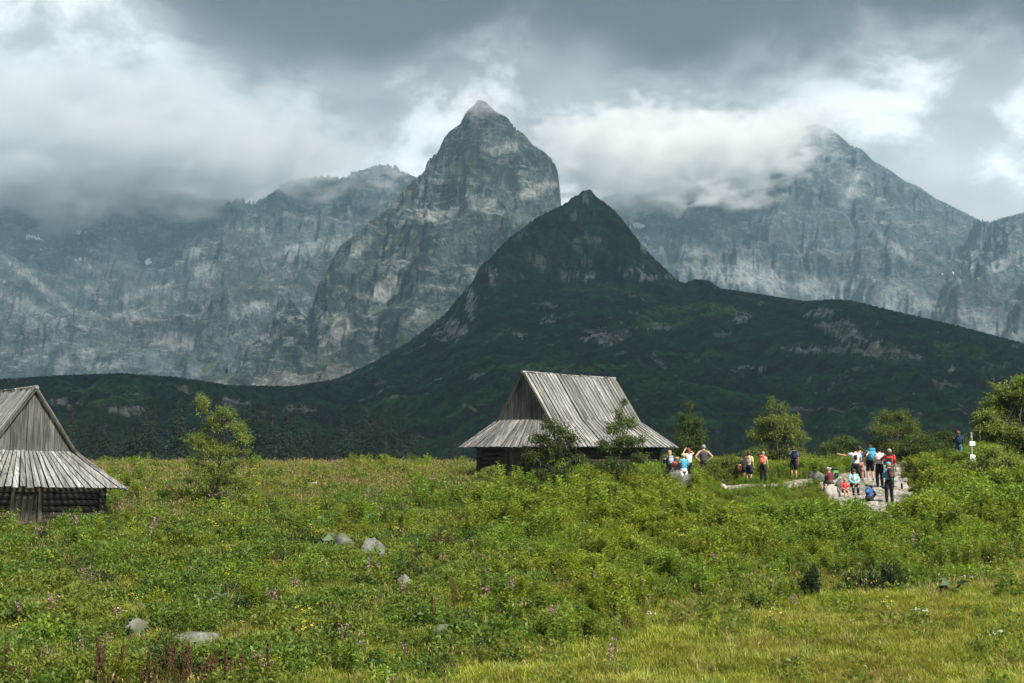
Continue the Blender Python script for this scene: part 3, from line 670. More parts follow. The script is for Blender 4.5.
    for x_ in (-wx_, wx_):
        for y_ in (wy0, L/2, wy1): mb = MB(); mb.ball((x_, y_, -wall_h-.18), (.38, .38, .26), 9, 6); mb.build('foundation_stone', M['rock'], root, smooth=True)
    mb = MB()
    for y_ in np.linspace(-.1, L+.1, 8):
        for s in (-1, 1): mb = MB(); mb.tube([A(s*(wx_-.3), y_, .40), A(s*(W2-.12), y_, -.03)], .05, 6, rg.random()); mb.build('rafter', M['log'], root)
    return root
h1 = at(525, 373, 71)
hut('log_hut', 'log hut with the whole long plank roof in view, standing behind two small trees', (h1[0], h1[1], h1[2]), -math.atan2(.632, .775), 7.6, 4, back_skirt=1.25, wall_h=1.45)
h2_ = at(32, 388.5, 53.6)
hut('log_hut', 'log hut cut off by the left edge, its dark plank gable facing the meadow', (h2_[0], h2_[1], h2_[2]), math.atan2(.62, .785), 7.0, 9, skirt=1.2, wall_h=1.62, roll=R(1.6), door_u=.46)

# ---------------------------------------------------------------- leaves
def leaves(P, D, L, Wd, rg, droop=.25, fold=.18):
    """P points, D directions (unit): one folded leaf each"""
    n = len(P); L = np.broadcast_to(L, n)[:, None]; Wd = np.broadcast_to(Wd, n)[:, None]
    up = np.array([0, 0, 1.0])+rg.normal(0, .45, (n, 3)); side = np.cross(D, up); side /= np.linalg.norm(side, axis=1, keepdims=True)+1e-9
    nn = np.cross(side, D)
    mid = P+D*L*.45
    V = np.stack([P, mid+side*Wd*.5+nn*Wd*fold, P+D*L-np.array([0, 0, 1])*L*droop, mid-side*Wd*.5+nn*Wd*fold], 1)
    Fc = np.arange(n*4).reshape(n, 4)
    return V.reshape(-1, 3), Fc
def unit(v): return v/(np.linalg.norm(v, axis=-1, keepdims=True)+1e-9)
def merge(lst):
    V = []; Fc = []; n = 0
    for v, f in lst: V.append(v); Fc.append(f+n); n += len(v)
    return np.concatenate(V), np.concatenate(Fc)
def tubes_np(mb): return np.concatenate(mb.v), mb.f

M['leaf_light'] = leafmat('light_leaves', (0.09, 0.13, 0.025), (0.20, 0.26, 0.06), trans=.42)
M['leaf_mid'] = leafmat('mid_leaves', (0.045, 0.08, 0.018), (0.11, 0.165, 0.042), trans=.38)
M['leaf_dark'] = leafmat('dark_leaves', (0.05, 0.085, 0.022), (0.13, 0.185, 0.05), trans=.42)
M['needle'] = leafmat('spruce_needles', (0.008, 0.017, 0.008), (0.020, 0.036, 0.015), trans=.05)
M['pine_needle'] = leafmat('dwarf_pine_needles', (0.028, 0.050, 0.016), (0.07, 0.105, 0.03), trans=.15)

def broadleaf(name, label, cat, base, height, clumps, nleaf, mt, seed, lsize=.11, trunk_r=.07, lean=0.0, group=None, stems=1, barkm='bark', spread=.5, low=.25):
    """clumps: (dx, z fraction, radius x, radius z) as metres / fractions; leaves ride on twigs inside the clumps"""
    rg = np.random.default_rng(seed); root = empty(name, base); tag(root, label, cat, group)
    mb = MB(); tw = []; lf = []
    top = np.array([lean, 0, height*.86]); stemtops = []
    for s in range(stems):
        a = rg.uniform(0, 6.28); off = np.array([math.cos(a), math.sin(a), 0])*(0 if stems == 1 else spread)
        pts = [off*.15*(1 if stems > 1 else 0), off*.5+top*.35+rg.normal(0, .05, 3), off+top*(.7 if stems < 3 else .5)+rg.normal(0, .07, 3), off*1.1+top*(1.05 if stems < 3 else .72)]
        mb.tube(pts, [trunk_r, trunk_r*.75, trunk_r*.45, trunk_r*.15], 8); stemtops.append(pts)
    tot = sum(c[2]*c[2]*c[3] for c in clumps)
    for (dx, zf, rx, rz) in clumps:
        for sub in range(3):
            c = np.array([dx, rg.normal(0, rx*.5), zf*height])+rg.normal(0, 1, 3)*np.array([rx, rx, rz])*.25
            pts = stemtops[rg.integers(stems)]; k = max(low*height, c[2]-rx*1.0-.2)
            st = None
            for (p, q) in zip(pts[:-1], pts[1:]):
                if p[2] <= k <= q[2]: st = p+(q-p)*(k-p[2])/(q[2]-p[2])
            if st is None: st = pts[-2]
            midp = (st+c)/2+np.array([0, 0, -.1*rx])
            mb.tube([st, midp, c], [trunk_r*.32, trunk_r*.2, .006], 5, cap=False)
            nt = 16
            tp = c+unit(rg.normal(0, 1, (nt, 3)))*np.array([rx, rx, rz])*rg.uniform(.45, 1.05, (nt, 1))
            for t_ in tp:
                mb.tube([midp+(c-midp)*rg.uniform(.2, 1), (c+t_)/2+np.array([0, 0, .04]), t_], [.008, .006, .003], 3, cap=False)
            m_ = int(nleaf*(rx*rx*rz)/tot/3/nt)+2
            for t_ in tp:
                s_ = rg.uniform(0.15, 1.12, m_)[:, None]; P = c+(t_-c)*s_+rg.normal(0, .10*rx+.03, (m_, 3))
                out = unit((t_-c)); D = unit(out*.7+rg.normal(0, .6, (m_, 3))+np.array([0, 0, .15]))
                lf.append(leaves(P, D, rg.uniform(.7, 1.2, m_)*lsize, rg.uniform(.32, .5, m_)*lsize, rg))
    mb.build('trunk', M[barkm], root, smooth=True)
    V, Fc = merge(lf); mk('crown', V, Fc, mt, root, attr=np.repeat(rg.random(len(V)//4), 4)); return root
def gpx(px, y): x = (px-512)/F*y*1.003; return np.array([x, y, float(gzb(x, y))])
def tree_at(name, label, cat, px, Y, pytop, *a, **k):
    b = gpx(px, Y); h = at(px, pytop, Y)[2]-b[2]; return broadleaf(name, label, cat, tuple(b), h, *a, **k)

g_sm = 'young broadleaf trees on the meadow'
tree_at('young_tree', 'tall airy light green young tree standing alone in the grass right of the left hut', 'tree', 217, 60, 394,
    [(-.55, .93, .38, .40), (-.15, .78, .42, .4), (.35, .82, .42, .3), (.75, .72, .5, .3), (1.05, .62, .42, .28), (-.75, .62, .45, .35), (-.2, .55, .55, .4), (.5, .52, .6, .35), (-.95, .42, .35, .3), (-.5, .36, .5, .3), (.3, .34, .55, .3), (.9, .42, .35, .2), (-1.1, .27, .25, .15), (1.3, .5, .2, .12), (-.3, .2, .5, .3), (.4, .18, .5, .3), (0, .08, .5, .2)],
    12000, M['leaf_light'], 11, lsize=.10, trunk_r=.05, group=g_sm, barkm='bark', stems=3, spread=.3, low=.15)
tree_at('young_tree', 'dark green young tree with a dense crown in front of the hut door', 'tree', 553, 60, 412,
    [(-.25, .88, .4, .32), (.25, .82, .45, .32), (-.6, .72, .5, .36), (.6, .7, .5, .36), (-.9, .54, .42, .3), (.95, .52, .42, .28), (0, .6, .7, .4), (.3, .38, .6, .35), (-.4, .36, .55, .3), (0, .2, .4, .3)],
    5600, M['leaf_dark'], 12, lsize=.12, trunk_r=.07, group=g_sm)
tree_at('young_tree', 'slim dark green young tree in front of the right end of the hut roof', 'tree', 620, 62, 398,
    [(.2, .96, .14, .18), (.0, .84, .3, .3), (-.3, .72, .42, .3), (.4, .76, .42, .3), (.6, .60, .42, .3), (-.65, .56, .4, .3), (.1, .58, .5, .3), (.85, .42, .45, .25), (-.45, .38, .5, .3), (.3, .34, .5, .3), (-.95, .36, .35, .2), (0, .16, .35, .25)],
    5200, M['leaf_dark'], 13, lsize=.12, trunk_r=.06, group=g_sm)
tree_at('young_tree', 'narrow mid green tree behind the hikers beside the hut corner', 'tree', 688, 84, 402,
    [(.0, .92, .3, .35), (-.25, .75, .5, .4), (.3, .7, .5, .4), (-.45, .52, .6, .5), (.45, .5, .6, .5), (0, .4, .8, .5), (-.5, .25, .6, .4), (.5, .25, .6, .4)],
    7000, M['leaf_mid'], 14, lsize=.13, trunk_r=.07, group=g_sm)
tree_at('round_shrub', 'broad round light green shrub tree with two leafy tops behind the hikers', 'shrub', 776, 84, 399,
    [(-.35, .92, .35, .4), (.35, .9, .3, .35), (-.7, .72, .6, .5), (.1, .72, .7, .5), (.85, .68, .6, .45), (-1.2, .5, .6, .5), (-.4, .5, .8, .6), (.5, .48, .8, .6), (1.35, .48, .55, .45), (-1.4, .28, .6, .45), (-.5, .25, .8, .5), (.5, .25, .8, .5), (1.5, .25, .6, .4)],
    14000, M['leaf_light'], 15, lsize=.14, trunk_r=.06, stems=4, group='bushes behind the path', low=.1)
tree_at('round_shrub', 'pale green willow bush behind the man in the red shirt', 'shrub', 892, 84, 408,
    [(-.4, .85, .6, .4), (.4, .88, .5, .35), (1.0, .72, .6, .4), (-1.0, .62, .6, .4), (0, .6, .8, .5), (.8, .45, .8, .5), (-1.1, .35, .6, .4), (1.5, .5, .5, .4), (-.3, .3, .8, .4), (1.6, .25, .6, .35)],
    9000, M['leaf_light'], 16, lsize=.13, trunk_r=.05, stems=4, group='bushes behind the path', low=.1)
tree_at('large_bush', 'large leafy bush cut off by the right edge behind the signpost', 'bush', 1012, 68, 372,
    [(.7, .92, .6, .4), (1.4, .85, .8, .6), (.2, .8, .8, .6), (-.6, .66, .7, .5), (-1.2, .58, .55, .35), (.9, .7, .8, .6), (-.9, .45, .7, .5), (-1.6, .46, .35, .3), (.1, .5, 1., .7), (1.2, .45, .9, .7), (-1.0, .22, .8, .5), (0, .2, 1., .5), (1.2, .2, 1., .5), (2.2, .6, .8, .8), (2.4, .3, .9, .8)],
    80000, M['leaf_light'], 17, lsize=.14, trunk_r=.08, stems=5, low=.1, spread=.9)
for i, (px, Y, pt, w_, mt_, lab) in enumerate([
        (838, 86, 432, 1.3, 'leaf_mid', 'low dark bush between the round shrub tree and the willow bush'),
        (728, 74, 455, .9, 'leaf_light', 'low bush between the man with hands on hips and the crouched hiker'),
        (708, 70, 464, .75, 'leaf_light', 'low rounded bush just below the man with hands on hips'),
        (938, 80, 428, 1.5, 'leaf_mid', 'dark green low bush left of the far hiker by the signpost'),
        (915, 82, 432, 1.0, 'leaf_mid', 'low bush between the willow bush and the far dark bush'),
        (490, 66, 468, .7, 'leaf_light', 'small leafy bush under the left eave of the middle hut'),
        (585, 66, 474, .9, 'leaf_light', 'low leafy bush between the two trees before the hut'),
        (655, 66, 474, .9, 'leaf_light', 'low leafy bush under the right eave of the middle hut'),
        (985, 62, 440, 1.5, 'leaf_light', 'leafy low bush just right of the signpost'),
        (240, 62, 476, .7, 'leaf_light', 'low bush growing at the foot of the lone airy tree')]):
    b = gpx(px, Y); h = at(px, pt, Y)[2]-b[2]
    broadleaf('low_bush', lab, 'bush', tuple(b), h, [(-.6*w_, .6, .5*w_, .3), (.5*w_, .65, .5*w_, .3), (0, .8, .45*w_, .25), (-.9*w_, .35, .45*w_, .3), (.9*w_, .35, .45*w_, .3), (0, .4, .7*w_, .35)],
        8000, M[mt_], 30+i, lsize=.12, trunk_r=.025, stems=4, spread=.4*w_, low=.1)

# ---------------------------------------------------------------- conifers
def spruce_mesh(h, seed, rbase=.22, dens=1.0):
    rg = np.random.default_rng(seed); V = []; n = int(26*dens)
    P = []; D = []; L = []
    for i in range(n):
        z = h*(.06+.94*(i/n)**.92); r = h*rbase*(1-z/h)**.85*rg.uniform(.75, 1.15)+.06; nb = 9 if r > .4 else 6
        for k in range(nb):
            a = rg.uniform(0, 6.28); rr = r*rg.uniform(.7, 1.15); m_ = max(3, int(rr/.18)); s = np.linspace(.12, 1, m_)
            x = np.cos(a)*rr*s; y = np.sin(a)*rr*s; zz = z+.10*rr*s-.42*rr*s*s+rg.normal(0, .03, m_)
            for q in range(m_):
                for side in (-1, 1, 0):
                    d = np.array([math.cos(a+side*.9), math.sin(a+side*.9), -.30+rg.uniform(-.15, .1)])
                    P.append((x[q], y[q], zz[q])); D.append(d/np.linalg.norm(d)); L.append((.30+.16*(1-s[q]))*rg.uniform(.7, 1.2)*min(1, .5+rr/1.5))
    P = np.array(P); D = np.array(D); L = np.array(L)
    V, Fc = leaves(P, D, L, L*.42, rg, droop=.2, fold=.05); return V, Fc, np.repeat(rg.random(len(P)), 4)
spr = [spruce_mesh(10, s, rb) for s, rb in ((1, .20), (2, .24), (3, .17))]
spr_roots = []
for k, (V, Fc, a) in enumerate(spr):
    root = empty('spruce_tree'); mb = MB(); mb.tube([(0, 0, -.3), (0, 0, 5), (0, 0, 9.9)], [.17, .10, .01], 7); mb.build('trunk', M['bark'], root, True)
    mk('crown', V, Fc, M['needle'], root, attr=a); spr_roots.append(root)
used = [False]*3
def place_spruce(x, y, z, h, k, label, wide=1.0):
    src = spr_roots[k]
    if not used[k]: r = src; used[k] = True
    else:
        r = src.copy(); COL.objects.link(r)
        for ch in src.children: c = ch.copy(); COL.objects.link(c); c.parent = r
    r.location = (x, y, z); r.scale = (h/10*wide, h/10*wide, h/10); r.rotation_euler = (0, 0, random.random()*6.28)
    tag(r, label, 'spruce', 'dark spruces in the hollow behind the meadow'); return r
def spruce_px(px, pytop, Y, label, k, wide=1.0):
    p = at(px, pytop, Y); zb = max(hill_z(p[0], Y), -14)-.3; place_spruce(p[0], Y, zb, max(p[2]-zb, 2), k, label, wide)
spruce_px(133, 426, 150, 'tallest spruce between the left hut and the lone airy tree', 1, 1.1)
spruce_px(177, 414, 170, 'tall thin dark spruce just left of the lone airy tree', 2, 1.2)
spruce_px(284, 430, 190, 'slim dark spruce right of the lone airy tree', 0)
spruce_px(273, 405, 230, 'tall slim dark spruce rising behind the right side of the airy tree', 2)
spruce_px(288, 400, 260, 'tall dark spruce highest of the row right of the airy tree', 2)
rg = np.random.default_rng(55)
for i in range(230):
    px = rg.uniform(-60, 520) if i < 190 else rg.uniform(430, 1080); Y = rg.uniform(210, 420)
    if px > 520 and Y < 300: Y += 120
    x = (px-512)/F*Y; z = hill_z(x, Y); h = rg.uniform(9, 20)*(1 if px < 430 else .6)
    place_spruce(x, Y, z-.3, h, int(rg.integers(3)), 'dark spruce in the hollow between the meadow and the hill')

# ---------------------------------------------------------------- plant prototypes (used as masses of ground cover)
PC = bpy.data.collections.new('plant_kinds')
def proto(name, V, Fc, mt, a=None, extra=None):
    o = mk(name, V, Fc, mt, attr=a if a is not None else np.zeros(len(V))); COL.objects.unlink(o); PC.objects.link(o); return o
def joinproto(name, parts):
    """parts: list of (V, F4, material, var)"""
    V = []; Fc = []; mi = []; a = []; n = 0; mats = []
    for v, f, mt, va in parts:
        if mt not in mats: mats.append(mt)
        V.append(v); Fc.append(np.asarray(f)+n); mi += [mats.index(mt)]*len(f); a.append(np.broadcast_to(va, len(v))); n += len(v)
    o = proto(name, np.concatenate(V), np.concatenate(Fc), None, np.concatenate(a))
    for mt in mats: o.data.materials.append(mt)
    o.data.polygons.foreach_set('material_index', np.array(mi, np.int32)); return o
def stemquads(P0, P1, r):
    """thin crossed blades as stems"""
    n = len(P0); r = np.broadcast_to(r, n)[:, None]; s = np.array([1., 0, 0]); u = np.array([0, 1., 0])
    V = np.concatenate([np.stack([P0-s*r, P0+s*r, P1+s*r*.6, P1-s*r*.6], 1), np.stack([P0-u*r, P0+u*r, P1+u*r*.6, P1-u*r*.6], 1)]).reshape(-1, 3)
    return V, np.arange(len(V)).reshape(-1, 4)
M['herb_bright'] = leafmat('bright_herb_leaves', (0.09, 0.15, 0.016), (0.20, 0.30, 0.036), (0.19, 0.23, 0.022), .45, .18)
M['herb_mid'] = leafmat('herb_leaves', (0.075, 0.13, 0.018), (0.155, 0.24, 0.042), (0.17, 0.21, 0.034), .45, .3)
M['herb_dark'] = leafmat('dark_herb_leaves', (0.020, 0.040, 0.010), (0.05, 0.085, 0.02), None, .25)
M['grass'] = leafmat('meadow_grass', (0.19, 0.235, 0.026), (0.33, 0.37, 0.058), (0.27, 0.27, 0.052), .38, .25)
M['dry'] = leafmat('dry_grass', (0.17, 0.14, 0.05), (0.33, 0.26, 0.11), None, .3)
M['pink'] = simple('pink_petals', (0.27, 0.15, 0.19), .7, .3)
M['yellow'] = simple('yellow_petals', (0.45, 0.38, 0.05), .7, .2)
M['white'] = simple('white_petals', (0.42, 0.42, 0.36), .7, .15)
M['stalk'] = simple('brown_stalk', (0.065, 0.036, 0.016), .9, .4)
M['bigleaf'] = leafmat('broad_dock_leaves', (0.06, 0.11, 0.045), (0.12, 0.18, 0.09), None, .2)

def willowherb(seed, h, ns, nl, flower=None, rad=.16, lmat='herb_bright', ll=.11):
    rg = np.random.default_rng(seed); parts = []; P0 = []; P1 = []; LP = []; LD = []; FP = []
    for s in range(ns):
        a, r = rg.uniform(0, 6.28), rg.uniform(0, rad); b = np.array([math.cos(a)*r, math.sin(a)*r, -.05]); hh = h*rg.uniform(.7, 1.1)
        tip = b+np.array([rg.normal(0, .06), rg.normal(0, .06), hh]); P0.append(b); P1.append(tip)
        k = np.arange(nl); f = .12+.88*k/nl; an = k*2.4+rg.uniform(0, 6)
        LP.append(b+(tip-b)*f[:, None]); up_ = .1+.9*f
        LD.append(unit(np.stack([np.cos(an), np.sin(an), up_*.9], 1)))
        if flower:
            q = np.linspace(.78, 1.08, 7); FP.append(b+(tip-b)*q[:, None]+rg.normal(0, .012, (7, 3)))
    v, f = stemquads(np.array(P0), np.array(P1), .005); parts.append((v, f, M['stalk'] if flower else M[lmat], .3))
    LP = np.concatenate(LP); LD = np.concatenate(LD); v, f = leaves(LP, LD, rg.uniform(.75, 1.15, len(LP))*ll, ll*.27, rg, .3)
    parts.append((v, f, M[lmat], np.repeat(rg.random(len(LP)), 4)))
    if flower:
        FP = np.concatenate(FP); v, f = leaves(np.repeat(FP, 3, 0), unit(rg.normal(0, 1, (len(FP)*3, 3))), .04, .035, rg); parts.append((v, f, M[flower], .5))
    return parts
def bushy(seed, rad, h, n, lmat, ll=.09, lw=.5):
    rg = np.random.default_rng(seed); d = unit(rg.normal(0, 1, (n, 3))); d[:, 2] = np.abs(d[:, 2]); s = rg.uniform(.35, 1.08, (n, 1))**.6
    P = d*s*np.array([rad, rad, h]); D = unit(d+rg.normal(0, .6, (n, 3))+np.array([0, 0, .2]))
    v, f = leaves(P, D, rg.uniform(.7, 1.2, n)*ll, ll*lw, rg); return [(v, f, M[lmat], np.repeat(rg.random(n), 4))]
def tuft(seed, n, h, rad, lmat, wd=.008, head=None):
    rg = np.random.default_rng(seed); a = rg.uniform(0, 6.28, n); r = rad*np.sqrt(rg.random(n)); b = np.stack([np.cos(a)*r, np.sin(a)*r, np.full(n, -.03)], 1)
    hh = h*rg.uniform(.5, 1.1, n)[:, None]; out = unit(np.stack([np.cos(a), np.sin(a), np.zeros(n)], 1)+rg.normal(0, .7, (n, 3))*[1, 1, 0])
    m_ = b+out*hh*.16+[0, 0, 1]*hh*.6; tp = b+out*hh*.5+[0, 0, 1]*hh*rg.uniform(.8, 1, (n, 1)); sd_ = np.stack([-out[:, 1], out[:, 0], np.zeros(n)], 1)*wd
    V = np.concatenate([np.stack([b-sd_, b+sd_, m_+sd_*.8, m_-sd_*.8], 1), np.stack([m_-sd_*.8, m_+sd_*.8, tp+sd_*.15, tp-sd_*.15], 1)]).reshape(-1, 3)
    va = rg.random(n); parts = [(V, np.arange(len(V)).reshape(-1, 4), M[lmat], np.concatenate([np.repeat(va, 4)]*2))]
    if head:
        k = n//2; v, f = leaves(tp[:k], unit(np.array([0, 0, 1.])+rg.normal(0, .3, (k, 3))), .12, .03, rg); parts.append((v, f, M[head], .6))
    return parts
def flowers(seed, n, h, rad, petal, size, lmat='herb_mid'):
    rg = np.random.default_rng(seed); P0 = np.stack([rg.uniform(-rad, rad, n)*.4, rg.uniform(-rad, rad, n)*.4, np.zeros(n)], 1); P1 = P0*2.2+np.stack([np.zeros(n), np.zeros(n), h*rg.uniform(.75, 1.1, n)], 1)
    parts = []; v, f = stemquads(P0, P1, .005); parts.append((v, f, M[lmat], .3))
    k = 8; Q = np.repeat(P1, k, 0)+rg.normal(0, size*.5, (n*k, 3))*[1, 1, .35]; v, f = leaves(Q, unit(rg.normal(0, 1, (n*k, 3))*[1, 1, .3]), size*.7, size*.6, rg, 0); parts.append((v, f, M[petal], .5))
    m_ = 9*n; s = rg.random((m_, 1)); i = rg.integers(0, n, m_); Q = P0[i]+(P1-P0)[i]*s; v, f = leaves(Q, unit(rg.normal(0, 1, (m_, 3))), .10, .03, rg); parts.append((v, f, M[lmat], np.repeat(rg.random(m_), 4)))
    return parts
def broad(seed, n, lmat='bigleaf'):
    rg = np.random.default_rng(seed); a = rg.uniform(0, 6.28, n); P = np.stack([np.cos(a)*.1, np.sin(a)*.1, rg.uniform(.12, .35, n)], 1); D = unit(np.stack([np.cos(a), np.sin(a), rg.uniform(.1, .5, n)], 1))
    v, f = leaves(P, D, rg.uniform(.25, .42, n), .22, rg, .25, .1); return [(v, f, M[lmat], np.repeat(rg.random(n), 4))]

# areas free of plants
path_px = [(828, 499), (820, 488), (836, 478), (866, 468), (890, 466), (915, 461), (918, 463), (906, 478), (910, 497), (914, 513), (880, 516), (845, 512)]
strip_px = [(722, 488), (752, 486), (790, 483), (822, 478), (836, 484), (800, 487), (750, 490), (724, 491)]
def poly_ground(pl): return np.array([ground_at(a, b)[:2] for a, b in pl])
PATH = poly_ground(path_px); STRIP = poly_ground(strip_px)
def inpoly(x, y, P):
    c = np.zeros(np.shape(x), bool); n = len(P)
    for i in range(n):
        x1, y1 = P[i]; x2, y2 = P[(i+1) % n]
        hit = ((y1 > y) != (y2 > y)) & (x < (x2-x1)*(y-y1)/(y2-y1+1e-12)+x1); c ^= hit
    return c
def hut_mask(x, y, ap, yaw, L=7.8):
    dx, dy = x-ap[0], y-ap[1]; c, s = math.cos(yaw), math.sin(yaw); lx = c*dx+s*dy; ly = -s*dx+c*dy
    return (np.abs(lx) < 2.7) & (ly > -.5) & (ly < L)
CLEAR = [(ground_at(a, b), w_) for a, b, w_ in [(344, 558, .9), (372, 560, 1.1), (138, 634, .5), (197, 644, .9), (404, 590, .4), (443, 642, .5), (678, 487, 1.4), (613, 500, .5)]]
def free(x, y, strip=True):
    k = ~inpoly(x, y, PATH); 
    for c_, w_ in CLEAR: k &= ~((np.abs(x-c_[0]) < w_*.55) & (y > c_[1]-.9) & (y < c_[1]+.4))
    if strip: k &= ~inpoly(x, y, STRIP)
    k &= ~hut_mask(x, y, h1, -math.atan2(.632, .775)); k &= ~hut_mask(x, y, h2_, math.atan2(.62, .785)); return k
def scatter(name, label, cat, protos, n, density, seed, smin=.7, smax=1.3, y0=20, y1=92, tilt=.12, size_fn=None):
    """one mass of ground cover: a point cloud that carries a plant on every point"""
    rg = np.random.default_rng(seed)
    n = int(n*1.19); y = rg.uniform(y0, y1, n*3); y = y[rg.random(n*3) < (.38*y+8)/(.38*y1+8)][:n]; n = len(y); x = rg.uniform(-1, 1, n)*(.38*y+8)
    px = 512+x/y*F; z = gz(x, y); py = HOR-z/y*F
    keep = rg.random(n) < density(x, y, px, py)
    keep &= free(x, y); x, y, px, py = x[keep], y[keep], px[keep], py[keep]; z = gzb(x, y)
    sc = rg.uniform(smin, smax, len(x))
    if size_fn is not None: sc = sc*size_fn(x, y, px, py)
    wv = sstep(690, 720, px)*sstep(922, 912, px)*sstep(478, 484, py)*sstep(532, 510, py)*(.92+.08*sstep(810, 830, px)); wv = np.maximum(wv, sstep(655, 664, px)*sstep(698, 690, px)*sstep(478, 484, py)*sstep(512, 498, py)); sc = sc*(1-.75*wv)
    m_ = bpy.data.meshes.new(name); m_.vertices.add(len(x)); m_.vertices.foreach_set('co', np.stack([x, y, z], 1).astype(np.float32).ravel())
    A = m_.attributes.new('rot', 'FLOAT_VECTOR', 'POINT'); A.data.foreach_set('vector', np.stack([rg.normal(0, tilt, len(x)), rg.normal(0, tilt, len(x)), rg.uniform(0, 6.28, len(x))], 1).astype(np.float32).ravel())
    A = m_.attributes.new('scl', 'FLOAT', 'POINT'); A.data.foreach_set('value', sc.astype(np.float32))
    A = m_.attributes.new('idx', 'INT', 'POINT'); A.data.foreach_set('value', rg.integers(0, len(protos), len(x)).astype(np.int32))
    o = bpy.data.objects.new(name, m_); COL.objects.link(o)
    ng = bpy.data.node_groups.new(name+'_nodes', 'GeometryNodeTree'); ng.interface.new_socket('Geometry', in_out='INPUT', socket_type='NodeSocketGeometry'); ng.interface.new_socket('Geometry', in_out='OUTPUT', socket_type='NodeSocketGeometry')
    N = ng.nodes; Lk = ng.links; gi = N.new('NodeGroupInput'); go = N.new('NodeGroupOutput'); jn = N.new('GeometryNodeJoinGeometry')
    def attr(nm, ty):
        a = N.new('GeometryNodeInputNamedAttribute'); a.data_type = ty; a.inputs[0].default_value = nm; return a.outputs[0]
    ra, sa, ia = attr('rot', 'FLOAT_VECTOR'), attr('scl', 'FLOAT'), attr('idx', 'INT')
    for k, pr in enumerate(protos):
        oi = N.new('GeometryNodeObjectInfo'); oi.inputs[0].default_value = pr; oi.inputs[1].default_value = True
        cp = N.new('FunctionNodeCompare'); cp.data_type = 'INT'; cp.operation = 'EQUAL'; Lk.new(ia, cp.inputs[2]); cp.inputs[3].default_value = k
        iop = N.new('GeometryNodeInstanceOnPoints'); Lk.new(gi.outputs[0], iop.inputs[0]); Lk.new(cp.outputs[0], iop.inputs[1]); Lk.new(oi.outputs['Geometry'], iop.inputs[2]); Lk.new(ra, iop.inputs['Rotation']); Lk.new(sa, iop.inputs['Scale'])
        Lk.new(iop.outputs[0], jn.inputs[0])
    Lk.new(jn.outputs[0], go.inputs[0])
    md = o.modifiers.new('plants', 'NODES'); md.node_group = ng
    tag(o, label, cat, None, 'stuff'); print(name, len(x)); return o

# where the short yellow-green sward lies (lower right) and where the tall lush herbs stand
def sward(px, py):
    edge = 683-np.interp(px, [300, 420, 560, 700, 800, 900, 1024, 1150], [-30, 5, 45, 85, 100, 108, 130, 140])
    return sstep(-34, 34, py-edge+26*fbm(px*.012, py*.03, 3, 89))
def lush(px, py): return sstep(455, 640, px+25*fbm(px*.01, py*.02, 3, 90))*(1-sward(px, py))
def nz(x, y, s, sd): return fbm(x*s, y*s, 3, sd)
bright = [joinproto('leafy_stems', willowherb(100+i, .62, 7, 26)) for i in range(4)]
midh = [joinproto('herb', bushy(110+i, .22, .34, 90, 'herb_mid', .085)) for i in range(3)]+[joinproto('herb', willowherb(114+i, .42, 6, 16, lmat='herb_mid', ll=.10, rad=.2)) for i in range(2)]
darkh = [joinproto('dark_herb', bushy(120+i, .30, .34, 130, 'herb_dark', .09)) for i in range(3)]
grs = [joinproto('grass_tuft', tuft(130+i, 46, .26, .16, 'grass')) for i in range(4)]
dry = [joinproto('dry_tuft', tuft(140+i, 26, .62, .16, 'dry', .005, 'dry')) for i in range(3)]
pk = [joinproto('pink_flower', willowherb(150+i, .68, 3, 14, 'pink', .14, 'herb_mid')) for i in range(2)]
yl = [joinproto('yellow_flower', flowers(160+i, 6, .55, .22, 'yellow', .055)) for i in range(2)]
wh = [joinproto('white_flower', flowers(165+i, 4, .42, .2, 'white', .075)) for i in range(2)]
bsh = [joinproto('leafy_bush', bushy(180+i, .42, .62, 300, 'herb_bright', .13, .42)) for i in range(3)]
bg_ = [joinproto('broad_plant', broad(170+i, 11)) for i in range(2)]
PL = True
